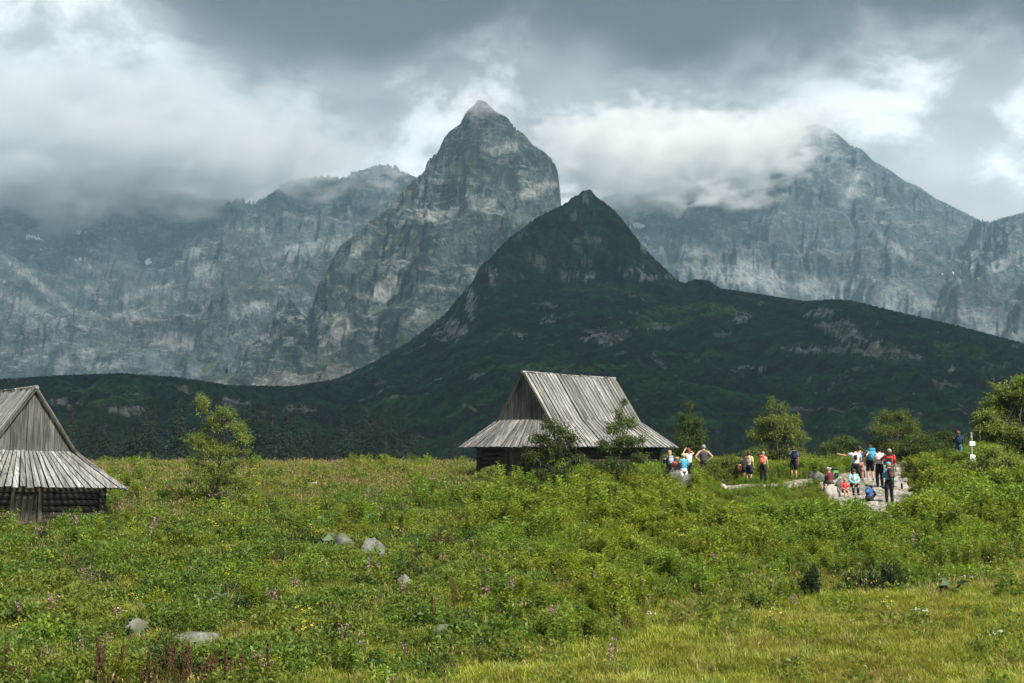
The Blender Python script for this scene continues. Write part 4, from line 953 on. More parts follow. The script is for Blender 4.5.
if PL:
    scatter('leafy_stem_undergrowth', 'lush bright green leafy stems covering the right half of the meadow', 'undergrowth', bright, 120000,
        lambda x, y, px, py: np.clip(lush(px, py)*(.10+.75*sstep(-.25, .25, nz(x, y, .6, 91)))+.10*(1-sward(px, py))*sstep(.1, .5, nz(x, y, .2, 92)), 0, 1)*(1-.8*sward(px, py)), 201, .75, 1.35,
        size_fn=lambda x, y, px, py: (.75+.75*sstep(-.3, .5, nz(x, y, .55, 191)))*(.85+.35*sstep(80, 20, np.abs(py-500)))*(1+.25*sstep(915, 940, px)*sstep(560, 500, py))*(1-.38*sstep(488, 470, py)*sstep(600, 700, px))*(1-.2*sstep(500, 475, py)*sstep(600, 500, px)))
    scatter('herb_undergrowth', 'mixed green herbs covering the left half of the meadow', 'undergrowth', midh, 150000,
        lambda x, y, px, py: np.clip((1-.7*lush(px, py))*(1-.93*sward(px, py))*(.12+.75*sstep(-.3, .3, nz(x, y, .5, 93))), 0, 1), 202, .55, 1.3, size_fn=lambda x, y, px, py: .75+.65*sstep(-.3, .5, nz(x, y, .5, 93)))
    scatter('leafy_undergrowth', 'rounded clumps of taller leafy plants among the lush herbs', 'undergrowth', bsh, 12000,
        lambda x, y, px, py: np.clip(.75*sstep(.0, .4, nz(x, y, .7, 195)+.3*nz(x, y, .2, 196))*(.25+.75*lush(px, py))*(1-sward(px, py)), 0, 1), 210, .55, 1.25,
        size_fn=lambda x, y, px, py: 1-.4*sstep(488, 470, py))
    scatter('dark_undergrowth', 'darker low shrubs scattered between the meadow herbs', 'undergrowth', darkh, 21000,
        lambda x, y, px, py: sstep(-.05, .45, .7*nz(x, y, .45, 94)+.6*nz(x, y, 1.1, 95))*(1-sward(px, py)), 203, .6, 1.35)
    scatter('grass', 'yellow green grass with short blades, thickest at the lower right', 'grass', grs, 330000,
        lambda x, y, px, py: np.clip(.25+.75*sward(px, py), 0, 1)*np.clip(.8+.4*nz(x, y, .5, 96), .2, 1), 204, .6, 1.3)
    scatter('dry_grass', 'tall straw coloured grass along the crest at the left', 'grass', dry, 60000,
        lambda x, y, px, py: np.clip(.70*sstep(525, 475, py)*sstep(560, 440, px)*(.6+.6*nz(x, y, .2, 97)), 0, 1)+.03+.10*sward(px, py)*sstep(.1, .5, nz(x, y, .3, 98)), 205, .6, 1.2)
    scatter('pink_wildflowers', 'small pink flower spikes dotted over the meadow', 'wildflowers', pk, 5200,
        lambda x, y, px, py: (.05+sstep(.15, .9, nz(x, y, .45, 99)))*(1-.9*sward(px, py))*.5, 206)
    scatter('yellow_wildflowers', 'clusters of small yellow flowers among the herbs', 'wildflowers', yl, 5000,
        lambda x, y, px, py: (.03+.5*sstep(.4, .8, nz(x, y, .4, 101)))*(1-.6*sward(px, py)), 207)
    scatter('white_wildflowers', 'white flower heads dotted among the grass', 'wildflowers', wh, 1100,
        lambda x, y, px, py: (.06+.25*sstep(.3, .8, nz(x, y, .4, 102))), 208)
    scatter('broad_leaved_plants', 'low plants with broad pale leaves', 'undergrowth', bg_, 2500,
        lambda x, y, px, py: sstep(.4, .65, nz(x, y, .3, 103))*(1-.8*sward(px, py)), 209, .7, 1.3)

# ---------------------------------------------------------------- path of stone slabs
def path_mesh(name, P, mt, res, amp, lift, seed, label=None):
    x0, y0 = P.min(0)-.6; x1, y1 = P.max(0)+.6; xs = np.arange(x0, x1, res); ysx = np.arange(y0, y1, res); X, Y = np.meshgrid(xs, ysx)
    rg = np.random.default_rng(seed); npt = int((x1-x0)*(y1-y0)*3.2); sx_ = rg.uniform(x0, x1, npt); sy_ = rg.uniform(y0, y1, npt); hs = rg.random(npt)
    wx = X+.08*fbm(X*2, Y*2, 2, seed); wy = Y+.08*fbm(X*2, Y*2, 2, seed+1)
    D = np.hypot(wx[..., None]-sx_, (wy[..., None]-sy_)*.8); o = np.argsort(D, -1)[..., :2]; d1 = np.take_along_axis(D, o[..., :1], -1)[..., 0]; d2 = np.take_along_axis(D, o[..., 1:2], -1)[..., 0]
    edge = sstep(.02, .12, d2-d1); hh = hs[o[..., 0]]
    Z = gzb(X, Y)+lift+edge*(.03+.06*hh*amp)+.02*fbm(X*3, Y*3, 3, seed+2)
    ins = inpoly(X+.25*fbm(X*1.2, Y*1.2, 2, seed+5), Y+.25*fbm(X*1.2, Y*1.2, 2, seed+6), P); Z = np.where(ins, Z, gzb(X, Y)-.12)
    a = np.where(edge > .5, hh, -1)
    return mk(name, np.stack([X, Y, Z], -1), grid_faces(*X.shape), mt, smooth=False, attr=a)
m, t = mat('stone_path'); pos = t.n('ShaderNodeNewGeometry').outputs['Position']; va = t.n('ShaderNodeAttribute', attribute_name='var').outputs['Fac']
n = t.noise(pos, 7, 7, .65); c = t.mix(t.rng(n, .3, .7), (0.17, 0.155, 0.13), (0.36, 0.335, 0.30)); c = t.mix(1.0, c, t.rng(va, 0, 1, .72, 1.15, False), 'MULTIPLY')
c = t.mix(t.rng(va, -.3, -.05, 1, 0), c, t.mix(t.rng(n, .4, .6), (0.13, 0.115, 0.07), (0.20, 0.18, 0.13)))
b = t.n('ShaderNodeBump', i_Strength=.6, i_Distance=.03, i_Height=n); finish(t, bsdf(t, c, .9, b.outputs[0])); M['path'] = m
path_mesh('path', PATH, M['path'], .07, 1.6, .03, 71)['kind'] = 'structure'
path_mesh('path', STRIP, M['path'], .07, .25, .0, 75)['kind'] = 'structure'

# ---------------------------------------------------------------- boulders
def boulder(label, px, py, w_, h_, seed, mt='rock', sink=.3, group='boulders lying in the meadow', name='boulder', base=None):
    p = ground_at(px, py) if base is None else np.array(base); rg = np.random.default_rng(seed); u = np.linspace(0, 2*math.pi, 33)[:-1]; v = np.linspace(0, math.pi, 18); Uu, Vv = np.meshgrid(u, v)
    d = np.stack([np.sin(Vv)*np.cos(Uu), np.sin(Vv)*np.sin(Uu), np.cos(Vv)], -1)
    r = 1+.22*fbm(d[..., 0]*1.6+seed, d[..., 1]*1.6+d[..., 2]*1.3, 3, seed)+.05*fbm(d[..., 0]*6+seed, d[..., 1]*6+d[..., 2]*5, 3, seed+1)
    for _ in range(7):      # flat broken faces
        nrm = unit(rg.normal(0, 1, 3)); k = d@nrm; r = np.where(k*r > .78, .78/np.maximum(k, .3), r)
    V = d*r[..., None]*np.array([w_/2, w_/2*.8, h_*.75]); nr, nc = V.shape[:2]
    i = np.arange(nr-1)[:, None]*nc+np.arange(nc)[None]; j = np.arange(nr-1)[:, None]*nc+(np.arange(nc)+1)[None] % nc
    o = mk(name, V, np.stack([i, i+nc, j+nc, j], -1).reshape(-1, 4), M[mt], smooth=True); o.location = (p[0], p[1], p[2]+h_*(.30-sink)); o.rotation_euler = (0, 0, rg.uniform(-.4, .4)); tag(o, label, 'boulder', group); return o
boulder('small pale rounded boulder left of the twin boulders in mid meadow', 344, 558, .75, .68, 1, sink=-.1)
boulder('larger rounded grey boulder right of the twin boulders in mid meadow', 372, 560, .95, .66, 2, sink=0)
boulder('flat grey boulder low in the herbs at the lower left', 138, 634, .7, .36, 3, sink=.08)
boulder('wide grey boulder right of the flat one at the lower left', 197, 644, 1.15, .42, 4, sink=.1)
boulder('small pale stone hidden in herbs below the middle boulders', 404, 590, .45, .35, 5, sink=0)
boulder('low pale stone in the herbs near the bottom centre', 443, 642, .55, .3, 6, sink=0)
boulder('grey boulder among the group of hikers beside the hut', 678, 487, 1.25, .95, 7, sink=-.12)
boulder('pale stone in the herbs below the slim young tree', 613, 500, .5, .45, 8, sink=0)
boulder('grey boulder serving as seat of the woman in the aqua jacket', 851, 492, 1.5, .85, 9, sink=.12)
boulder('tan boulder under the hiker in the white hat', 832, 496, .9, .6, 10, 'paving', .1)
boulder('grey rock at the left end of the stone path', 820, 483, .8, .5, 11, sink=.1)
boulder('pale rock lying left of the lone man on the strip path', 722, 489, .55, .3, 12, 'paving', .1)
for k, (px, py, s_) in enumerate([(758, 482, .3), (730, 480, .25), (845, 505, .35), (860, 507, .3), (895, 509, .4), (912, 470, .3), (640, 520, .4)]):
    boulder('pale loose stone at the edge of the path', px, py, s_, s_*.6, 40+k, 'paving', .1, 'loose stones by the path', 'stone')

# ---------------------------------------------------------------- dark juniper/pine shrubs in the meadow
def needle_shrub(label, px, pyb, w_, h_, seed):
    p = ground_at(px, pyb); rg = np.random.default_rng(seed); root = empty('dwarf_pine', tuple(p)); tag(root, label, 'shrub', 'dark dwarf pines in the meadow'); mb = MB(); lf = []
    for s in range(16):
        a = rg.uniform(0, 6.28); r = rg.uniform(.1, 1)*w_/2; hh = h_*rg.uniform(.6, 1)*(1.1-.45*(2*r/w_)**2); e = np.array([math.cos(a)*r, math.sin(a)*r*.7, hh]); q = np.array([e[0]*.6, e[1]*.6, hh*.35])
        mb.tube([(0, 0, 0), q, e], [.025, .015, .005], 5, cap=False); n_ = 150; f = rg.uniform(.15, 1, (n_, 1)); P = np.where(f < .4, q*f/.4, q+(e-q)*(f-.4)/.6)+rg.normal(0, .05, (n_, 3))
        lf.append(leaves(P, unit((e-q)*.8+rg.normal(0, .45, (n_, 3))), .13, .028, rg, 0, .1))
    mb.build('stem', M['bark'], root); V, Fc = merge(lf); mk('foliage', V, Fc, M['pine_needle'], root, attr=np.repeat(rg.random(len(V)//4), 4))
needle_shrub('narrow dark dwarf pine standing apart at the left of its group', 814, 602, .6, .8, 1)
needle_shrub('low dark dwarf pine between its two taller neighbours', 848, 596, .8, .6, 2)
needle_shrub('broad dark dwarf pine in the centre of the group', 868, 596, .9, .8, 3)
needle_shrub('tall dark dwarf pine at the right end of its group', 890, 594, .8, .95, 4)
needle_shrub('dark small pine in the herbs below the slim young tree', 512, 505, .6, .6, 5)

# ---------------------------------------------------------------- dried dock stalks
def stalk_mesh(seed, h):
    rg = np.random.default_rng(seed); mb = MB(); mb.tube([(0, 0, -.05), (rg.normal(0, .01), 0, h*.5), (rg.normal(0, .03), rg.normal(0, .03), h)], [.011, .008, .004], 5)
    for k in range(34):
        z = h*rg.uniform(.42, 1.0); a = rg.uniform(0, 6.28); mb.ball((math.cos(a)*.022, math.sin(a)*.022, z), (.016, .016, .024), 5, 3)
    for k in range(4):
        z = h*rg.uniform(.45, .7); a = rg.uniform(0, 6.28); mb.tube([(0, 0, z), (math.cos(a)*.06, math.sin(a)*.06, z+.14)], [.006, .012], 4)
    o = mb.build('dried_stalk', M['stalk']); return o
sproto = [stalk_mesh(k, .95) for k in range(4)]; su_ = [False]*4; rg = np.random.default_rng(77)
def put_stalk(px, py, s_, label, group):
    p = ground_at(px, py); k = int(rg.integers(4)); o = sproto[k] if not su_[k] else sproto[k].copy()
    if su_[k]: COL.objects.link(o)
    su_[k] = True; o.location = p; o.scale = (1, 1, s_); o.rotation_euler = (rg.normal(0, .05), rg.normal(0, .05), rg.uniform(0, 6.28)); tag(o, label, 'dried stalk', group)
for i in range(64):
    px = rg.choice([rg.uniform(88, 272), rg.uniform(160, 215), rg.uniform(2, 30)], p=[.55, .35, .1]); put_stalk(px, rg.uniform(686, 706), rg.uniform(.5, 1.0), 'dark brown dried stalk in the row along the lower left edge', 'dried stalks along the bottom left')
for i in range(16): put_stalk(rg.uniform(430, 456), rg.uniform(552, 558), rg.uniform(.7, 1.05), 'brown dried stalk in the clump right of the twin boulders', 'dried stalks by the twin boulders')
for i in range(26): put_stalk(rg.uniform(690, 830), rg.uniform(545, 565), rg.uniform(.5, .9), 'brown dried stalk among the lush herbs above the sward', 'dried stalks above the sward')
for px, py, s_, l in ((434, 642, 1.2, 'lone dark stalk left of two near the bottom centre'), (455, 634, 1.35, 'tall lone dark stalk right of two near the bottom centre'), (708, 565, 1.3, 'tall lone dark stalk in the lush herbs')): put_stalk(px, py, s_, l, None)

# ---------------------------------------------------------------- signpost
sp = gpx(969, 66); root = empty('signpost', tuple(sp)); tag(root, 'thin wooden signpost with two small white plates by the right path', 'signpost')
ztop = at(969, 432, 66)[2]-sp[2]; mb = MB(); mb.tube([(0, 0, -.2), (0, 0, ztop)], [.05, .045], 8); mb.build('post', M['pale_bark'], root)
M['plate'] = simple('white_plate', (0.78, 0.78, 0.76), .5, .05); M['ink'] = simple('faded_print', (0.35, 0.36, 0.38), .6, .2); M['signred'] = simple('red_print', (0.5, 0.06, 0.04), .6, .1)
for k, (pyc, hh, ww) in enumerate(((443.5, .20, .26), (458.5, .36, .25))):
    zc = at(969, pyc, 66)[2]-sp[2]; mb = MB(); mb.box((.02, -.065, zc), (ww, .02, hh)); pl = mb.build('sign_plate', M['plate'], root, bevel=.004)
    mb = MB()
    for q in range(3 if k == 0 else 5): mb.box((.02-.02*(q % 2), -.0765, zc+hh*.3-q*hh*.15), (ww*.66-.03*(q % 2), .003, hh*.035))
    mb.build('printed_lines', M['ink'], pl)
#PART3
# ---------------------------------------------------------------- hikers
_cm = {}
def cloth(col, rough=.85):
    g_ = sum(col)/3; col = tuple(.80*(c*.82+g_*.18) for c in col)
    k = tuple(round(c, 3) for c in col)
    if k not in _cm: _cm[k] = simple('cloth', col, rough, .18)
    return _cm[k]
SKIN = simple('skin', (0.50, 0.29, 0.20), .6, .06); TAN = simple('tanned_skin', (0.40, 0.21, 0.14), .6, .06)
HAIRS = {'dark': (0.02, 0.014, 0.01), 'brown': (0.09, 0.05, 0.03), 'grey': (0.32, 0.29, 0.26), 'blond': (0.42, 0.28, 0.12), 'red': (0.22, 0.08, 0.03)}
EYE = simple('dark_eye', (0.02, 0.015, 0.012), .4, .05)
def arr(*a): return np.array(a, float)
ST = dict(pel=arr(0, 0, .95), neck=arr(0, 0, 1.49), head=arr(0, .02, 1.62),
          shL=arr(-.175, 0, 1.43), elL=arr(-.235, -.03, 1.16), wrL=arr(-.25, .06, .92), shR=arr(.175, 0, 1.43), elR=arr(.235, -.03, 1.16), wrR=arr(.25, .06, .92),
          hiL=arr(-.09, 0, .92), knL=arr(-.11, .03, .50), anL=arr(-.12, -.02, .09), hiR=arr(.09, 0, .92), knR=arr(.11, .02, .50), anR=arr(.13, .0, .09))
def pose(kind):
    p = {k: v.copy() for k, v in ST.items()}
    if kind == 'hips': p.update(elL=arr(-.40, -.10, 1.20), wrL=arr(-.20, -.02, 1.03), elR=arr(.40, -.10, 1.20), wrR=arr(.20, -.02, 1.03))
    if kind == 'photo': p.update(elL=arr(-.26, .16, 1.36), wrL=arr(-.08, .24, 1.60), elR=arr(.36, .12, 1.48), wrR=arr(.13, .22, 1.66))
    if kind == 'point_left': p.update(elL=arr(-.40, .06, 1.36), wrL=arr(-.62, .12, 1.42), elR=arr(.24, .0, 1.17), wrR=arr(.16, .18, 1.08))
    if kind == 'point_right': p.update(elR=arr(.34, .10, 1.30), wrR=arr(.48, .2, 1.42))
    if kind == 'reach_left': p.update(elL=arr(-.34, .12, 1.26), wrL=arr(-.52, .22, 1.30))
    if kind == 'straps': p.update(elL=arr(-.27, .0, 1.18), wrL=arr(-.12, .17, 1.30), elR=arr(.27, .0, 1.18), wrR=arr(.12, .17, 1.30))
    if kind == 'front': p.update(elL=arr(-.25, .02, 1.17), wrL=arr(-.08, .24, 1.14), elR=arr(.25, .02, 1.17), wrR=arr(.08, .24, 1.14))
    if kind == 'sit':
        p.update(pel=arr(0, 0, .50), neck=arr(0, .10, 1.02), head=arr(0, .16, 1.14), shL=arr(-.17, .09, .96), shR=arr(.17, .09, .96), elL=arr(-.23, .16, .70), wrL=arr(-.05, .36, .58), elR=arr(.23, .16, .70), wrR=arr(.05, .36, .58),
                 hiL=arr(-.09, .02, .48), hiR=arr(.09, .02, .48), knL=arr(-.12, .44, .50), knR=arr(.12, .44, .50), anL=arr(-.11, .46, .09), anR=arr(.11, .46, .09))
    if kind == 'crouch':
        p.update(pel=arr(0, 0, .28), neck=arr(0, .24, .74), head=arr(0, .34, .84), shL=arr(-.17, .2, .68), shR=arr(.17, .2, .68), elL=arr(-.24, .38, .48), wrL=arr(-.1, .5, .32), elR=arr(.24, .38, .48), wrR=arr(.1, .5, .32),
                 hiL=arr(-.09, .02, .28), hiR=arr(.09, .02, .28), knL=arr(-.16, .36, .46), knR=arr(.16, .36, .46), anL=arr(-.12, .12, .09), anR=arr(.12, .12, .09))
    if kind == 'bend':
        p.update(neck=arr(-.22, .34, 1.24), head=arr(-.27, .44, 1.30), shL=arr(-.36, .28, 1.16), shR=arr(-.04, .30, 1.20), elL=arr(-.38, .42, .92), wrL=arr(-.22, .52, .74), elR=arr(-.02, .46, .96), wrR=arr(-.12, .56, .76))
    if kind == 'walk': p.update(knL=arr(-.11, .20, .52), anL=arr(-.11, .16, .10), anR=arr(.12, -.20, .12), knR=arr(.11, -.02, .50))
    return p
def skin_body(p, s, mtl, barefoot=False):
    V = []; Rd = []; E = []
    def v(c, r): V.append(tuple(np.array(c)*s)); Rd.append(r*s); return len(V)-1
    def chain(a, pts):
        for c, r in pts: b = v(c, r); E.append((a, b)); a = b
        return a
    pel, neck, head = p['pel'], p['neck'], p['head']; up = (head-neck); up = up/np.linalg.norm(up)
    root = v(pel, .125)
    sp1 = chain(root, [(pel+(neck-pel)*.32, .11), (pel+(neck-pel)*.68, .125)])
    nk = chain(sp1, [(pel+(neck-pel)*.88, .085)])
    fwd = arr(0, 1, 0)-up*up[1]; fwd /= np.linalg.norm(fwd)
    h0 = chain(nk, [(neck, .055), (neck+up*.05+fwd*.01, .058), (head-up*.045+fwd*.012, .082), (head+up*.03, .095), (head+up*.09-fwd*.01, .068)])
    hc = len(V)-3
    n_ = v(head-up*.015+fwd*.115, .013); E.append((hc, n_))       # nose
    for sg in (-1, 1): e = v(head-up*.005+arr(sg*.088, 0, 0), .016); E.append((hc+1, e))   # ears
    for q in 'LR':
        sh, el, wr = p['sh'+q], p['el'+q], p['wr'+q]; d = wr-el; d = d/np.linalg.norm(d); sg = -1 if q == 'L' else 1
        w_ = chain(nk, [(sh, .058), (sh+(el-sh)*.5, .046), (el, .037), (el+(wr-el)*.4, .037), (wr, .024)])
        pm = chain(w_, [(wr+d*.06, .036)])
        sd_ = np.cross(d, fwd); sd_ = sd_/(np.linalg.norm(sd_)+1e-6)
        for k in range(4):
            o_ = sd_*(k-1.5)*.019; L = (.062, .075, .07, .055)[k]; chain(pm, [(wr+d*.09+o_, .0095), (wr+d*(.09+L*.5)+o_+fwd*.006, .0085), (wr+d*(.09+L)+o_+fwd*.022, .007)])
        chain(w_, [(wr+d*.04-sd_*sg*.03, .012), (wr+d*.075-sd_*sg*.045+fwd*.012, .0095)])
        hi, kn, an = p['hi'+q], p['kn'+q], p['an'+q]
        chain(root, [(hi, .10), (hi+(kn-hi)*.5, .082), (kn, .056), (kn+(an-kn)*.35-fwd*.012, .057), (an, .036), (an+arr(sg*.01, .07, -.045), .036), (an+arr(sg*.02, .15, -.055), .028)])
    m = bpy.data.meshes.new('person'); m.from_pydata(V, E, []); o = bpy.data.objects.new('tmp', m); COL.objects.link(o)
    sk = o.modifiers.new('s', 'SKIN'); sk.use_smooth_shade = True
    ly = m.skin_vertices[0] if m.skin_vertices else None
    if ly is None:
        bm = bmesh.new(); bm.from_mesh(m); bm.verts.layers.skin.verify(); bm.to_mesh(m); bm.free(); ly = m.skin_vertices[0]
    for i, r in enumerate(Rd): ly.data[i].radius = (r, r)
    ly.data[0].use_root = True
    sb = o.modifiers.new('u', 'SUBSURF'); sb.levels = 1; sb.render_levels = 1
    return o, m
def elips(mb, pts, rx, ry, seg=14, a=.5):
    """elliptical loft: local x stays sideways"""
    pts = [np.array(q, float) for q in pts]; rings = []
    for i, c in enumerate(pts):
        d = unit(pts[min(i+1, len(pts)-1)]-pts[max(0, i-1)]); u = arr(1, 0, 0)-d*d[0]; u = unit(u); v_ = np.cross(d, u); th = np.arange(seg)*2*math.pi/seg
        rings.append(c+rx[i]*np.cos(th)[:, None]*u+ry[i]*np.sin(th)[:, None]*v_)
    V = np.concatenate(rings); Fc = [(i*seg+j, i*seg+(j+1) % seg, (i+1)*seg+(j+1) % seg, (i+1)*seg+j) for i in range(len(pts)-1) for j in range(seg)]
    Fc.append(tuple(range(seg))[::-1]); Fc.append(tuple((len(pts)-1)*seg+j for j in range(seg))); mb.add(V, Fc, a)
def person(label, px, feet, head_py, yaw, kind, top, bottom, hair, Y=None, sleeves=.55, legs=.45, hat=None, skinm=None, shoes=(.05, .045, .04), cover_hair=True, group='hikers resting by the path', zoff=0.0, hgt=None, tank=False, vis=None):
    p0 = ground_at(px, feet)
    if Y is not None: p0 = gpx(px, Y)
    d = p0[1]; P = pose(kind); toph = P['head'][2]+.115
    if hgt is None:
        zt = at(px, head_py, d)[2]; s = (zt-p0[2]-zoff)/toph
    else: s = hgt/1.75
    s = max(.45, min(1.12, s)); root = empty('person', (p0[0], p0[1], p0[2]+zoff), R(yaw)); tag(root, label, 'person', group)
    o, m = skin_body(P, s, skinm); PEOPLE.append((o, m, root, skinm or SKIN))
    S_ = lambda c: np.array(c)*s
    pel, neck = P['pel'], P['neck']; ax_ = unit(neck-pel)
    mb = MB(); T = [pel-ax_*.03, pel+(neck-pel)*.2, pel+(neck-pel)*.5, pel+(neck-pel)*.78, pel+(neck-pel)*.90, neck+ax_*.005]
    elips(mb, [S_(q) for q in T], [x*s for x in (.165, .155, .17, .20, .17, .065)], [x*s for x in (.135, .125, .13, .13, .10, .062)])
    for q in 'LR':
        sh, el, wr = P['sh'+q], P['el'+q], P['wr'+q]
        if sleeves > 0.01:
            f = min(1, sleeves*2); pts = [sh+(neck-sh)*.3, sh, sh+(el-sh)*f*.5, sh+(el-sh)*f]; rr = [.07, .075, .066, .06]
            if sleeves > .5: k = (sleeves-.5)*2; pts += [el+(wr-el)*k*.5, el+(wr-el)*k]; rr += [.052, .042]
            mb.tube([S_(x) for x in pts], [r*s for r in rr], 10)
    mb.build('shirt' if sleeves < .9 else 'jacket', cloth(top), root, smooth=True)
    mb = MB(); elips(mb, [S_(pel+ax_*.10), S_(pel), S_(pel-ax_*.10)], [.155*s, .172*s, .165*s], [.125*s, .14*s, .13*s])
    for q in 'LR':
        hi, kn, an = P['hi'+q], P['kn'+q], P['an'+q]; pts = [hi, hi+(kn-hi)*.5]; rr = [.108, .098]
        if legs <= .5: pts.append(hi+(kn-hi)*min(1, legs*2)); rr.append(.09)
        else: pts += [kn, kn+(an-kn)*.5, kn+(an-kn)*.96]; rr += [.075, .068, .055]
        mb.tube([S_(x) for x in pts], [r*s for r in rr], 10)
    mb.build('shorts' if legs <= .5 else 'trousers', cloth(bottom), root, smooth=True)
    up = unit(P['head']-neck)
    mb = MB(); c = P['head']+up*.028-arr(0, .016, 0); mb.ball(S_(c), np.array([.103, .108, .106])*s, 12, 8)
    if kind not in ('none',) and hair == 'long': pass
    hm = cloth(HAIRS[hair[0] if isinstance(hair, tuple) else hair]); 
    if isinstance(hair, tuple): mb.ball(S_(P['head']-up*.07-arr(0, .075, 0)), np.array([.075, .045, .14])*s, 8, 6)
    mb.build('hair', hm, root, smooth=True)
    for q in 'LR':
        an = P['an'+q]; mb = MB(); mb.ball(S_(an+arr(0, .06, -.045)), np.array([.055, .145, .05])*s, 10, 6); mb.tube([S_(an+arr(0, -.01, -.03)), S_(an+arr(0, -.005, .06))], .047*s, 8); mb.build('shoe', cloth(shoes), root, smooth=True)
    if hat:
        mb = MB(); c = P['head']+up*.055; mb.ball(S_(c), np.array([.112, .118, .10])*s, 12, 8, top=-.1)
        br = 'round' if hat[0] == 'hat' else 'cap'
        if br == 'round': mb.tube([S_(c-up*.01), S_(c+up*.006)], .17*s, 14)
        else: mb.ball(S_(c+arr(0, .13, -.01)), np.array([.08, .07, .012])*s, 10, 4)
        h_ = mb.build('hat' if br == 'round' else 'cap', cloth(hat[1]), None, smooth=True); h_.parent = root
    for sg in (-1, 1):
        mb = MB(); mb.ball(S_(P['head']+arr(sg*.034, .086, .012)), .011*s, 6, 4); mb.build('eye', EYE, root)
    root['_s'] = s; return root, P, s
PEOPLE = []
def finish_people():
    dg = bpy.context.evaluated_depsgraph_get(); dg.update()
    for o, m, root, mt_ in PEOPLE:
        me = bpy.data.meshes.new_from_object(o.evaluated_get(dg)); me.materials.clear(); me.materials.append(mt_); me.name = 'body'
        for pl in me.polygons: pl.use_smooth = True
        b = bpy.data.objects.new('body', me); COL.objects.link(b); b.parent = root; bpy.data.objects.remove(o)
def backpack(pr, label, col, col2=None, size=1.0, front=False, upright=None, group='backpacks of the hikers'):
    """worn on the back of pr, or standing on the ground when upright is a point"""
    if upright is None:
        root, P, s = pr; pel, neck = P['pel'], P['neck']; ax_ = unit(neck-pel); bk = np.cross(arr(1, 0, 0), ax_); bk = -bk if bk[1] > 0 else bk; s2 = s
        c = (pel+(neck-pel)*.62+bk*(.13+.10*size))*s; Rm = Matrix((Vector((1, 0, 0)), Vector(-bk), Vector(ax_))).transposed()
        o = empty('backpack'); M4 = root.matrix_basis @ (Matrix.Translation(Vector(c)) @ Rm.to_4x4()); o.matrix_world = M4
    else:
        o = empty('backpack', upright, random.uniform(-.6, .6)); o.location.z += .24*size; s2 = 1; 
    tag(o, label, 'backpack', group); k = size*s2
    def sup(c, r, e=.55, n=12, mm=8):
        u = np.linspace(0, 2*math.pi, n+1)[:-1]; v_ = np.linspace(-math.pi/2, math.pi/2, mm+1); f = lambda t_: np.sign(t_)*np.abs(t_)**e
        V = np.array([[c[0]+r[0]*f(math.cos(b))*f(math.cos(a)), c[1]+r[1]*f(math.cos(b))*f(math.sin(a)), c[2]+r[2]*f(math.sin(b))] for b in v_ for a in u])
        return V, [(i*n+j, i*n+(j+1) % n, (i+1)*n+(j+1) % n, (i+1)*n+j) for i in range(mm) for j in range(n)]
    mb = MB(); mb.add(*sup((0, 0, 0), (.16*k, .115*k, .25*k))); mb.build('pack_body', cloth(col), o, smooth=True)
    mb = MB(); mb.add(*sup((0, -.10*k, -.06*k), (.12*k, .05*k, .13*k))); mb.build('front_pocket', cloth(col2 or tuple(x*.6 for x in col)), o, smooth=True)
    mb = MB(); mb.add(*sup((0, -.01*k, .22*k), (.15*k, .11*k, .07*k))); mb.build('top_lid', cloth(col2 or tuple(x*.8 for x in col)), o, smooth=True)
    for sg in (-1, 1):
        mb = MB(); mb.tube([(sg*.09*k, .09*k, .20*k), (sg*.11*k, .20*k, .24*k), (sg*.12*k, .32*k, .12*k), (sg*.13*k, .28*k, -.08*k), (sg*.12*k, .11*k, -.18*k)], .017*k, 6); mb.build('strap', cloth((.03, .03, .035)), o, smooth=True)
    return o
PK = backpack
# beside the hut
a = person("blond person in a dark blue shirt facing away, nearest the hut corner", 668.7, 0, 450.5, 8, 'straps', (.02, .06, .14), (.10, .10, .11), ('blond',), Y=70.5, hat=None); PK(a, 'small pale grey backpack on the person in dark blue by the hut', (.55, .58, .60), (.40, .42, .45), .72)
a = person('child in a pink red top standing behind the boulder by the hut', 676, 0, 457, -10, 'front', (.75, .07, .11), (.12, .12, .14), 'blond', Y=70, hat=None); PK(a, 'small pink backpack on the child by the hut', (.75, .06, .10), (.8, .12, .15), .55)
a = person('child in a bright blue shirt bending towards the boulder by the hut', 682.5, 0, 454, 15, 'front', (.02, .36, .60), (.55, .56, .55), 'blond', Y=69.6, sleeves=.5, hat=('cap', (.75, .6, .25)))
a = person('woman in a white tank top holding up a camera with both hands', 687.5, 0, 448, 25, 'photo', (.62, .62, .68), (.015, .015, .02), ('red',), Y=71.5, sleeves=0, legs=.45)
a = person('man in a dark grey tank top with both hands on his hips', 702.5, 0, 444.5, 0, 'hips', (.07, .065, .08), (.012, .012, .015), 'grey', Y=72, sleeves=0, skinm=SKIN, legs=.48)
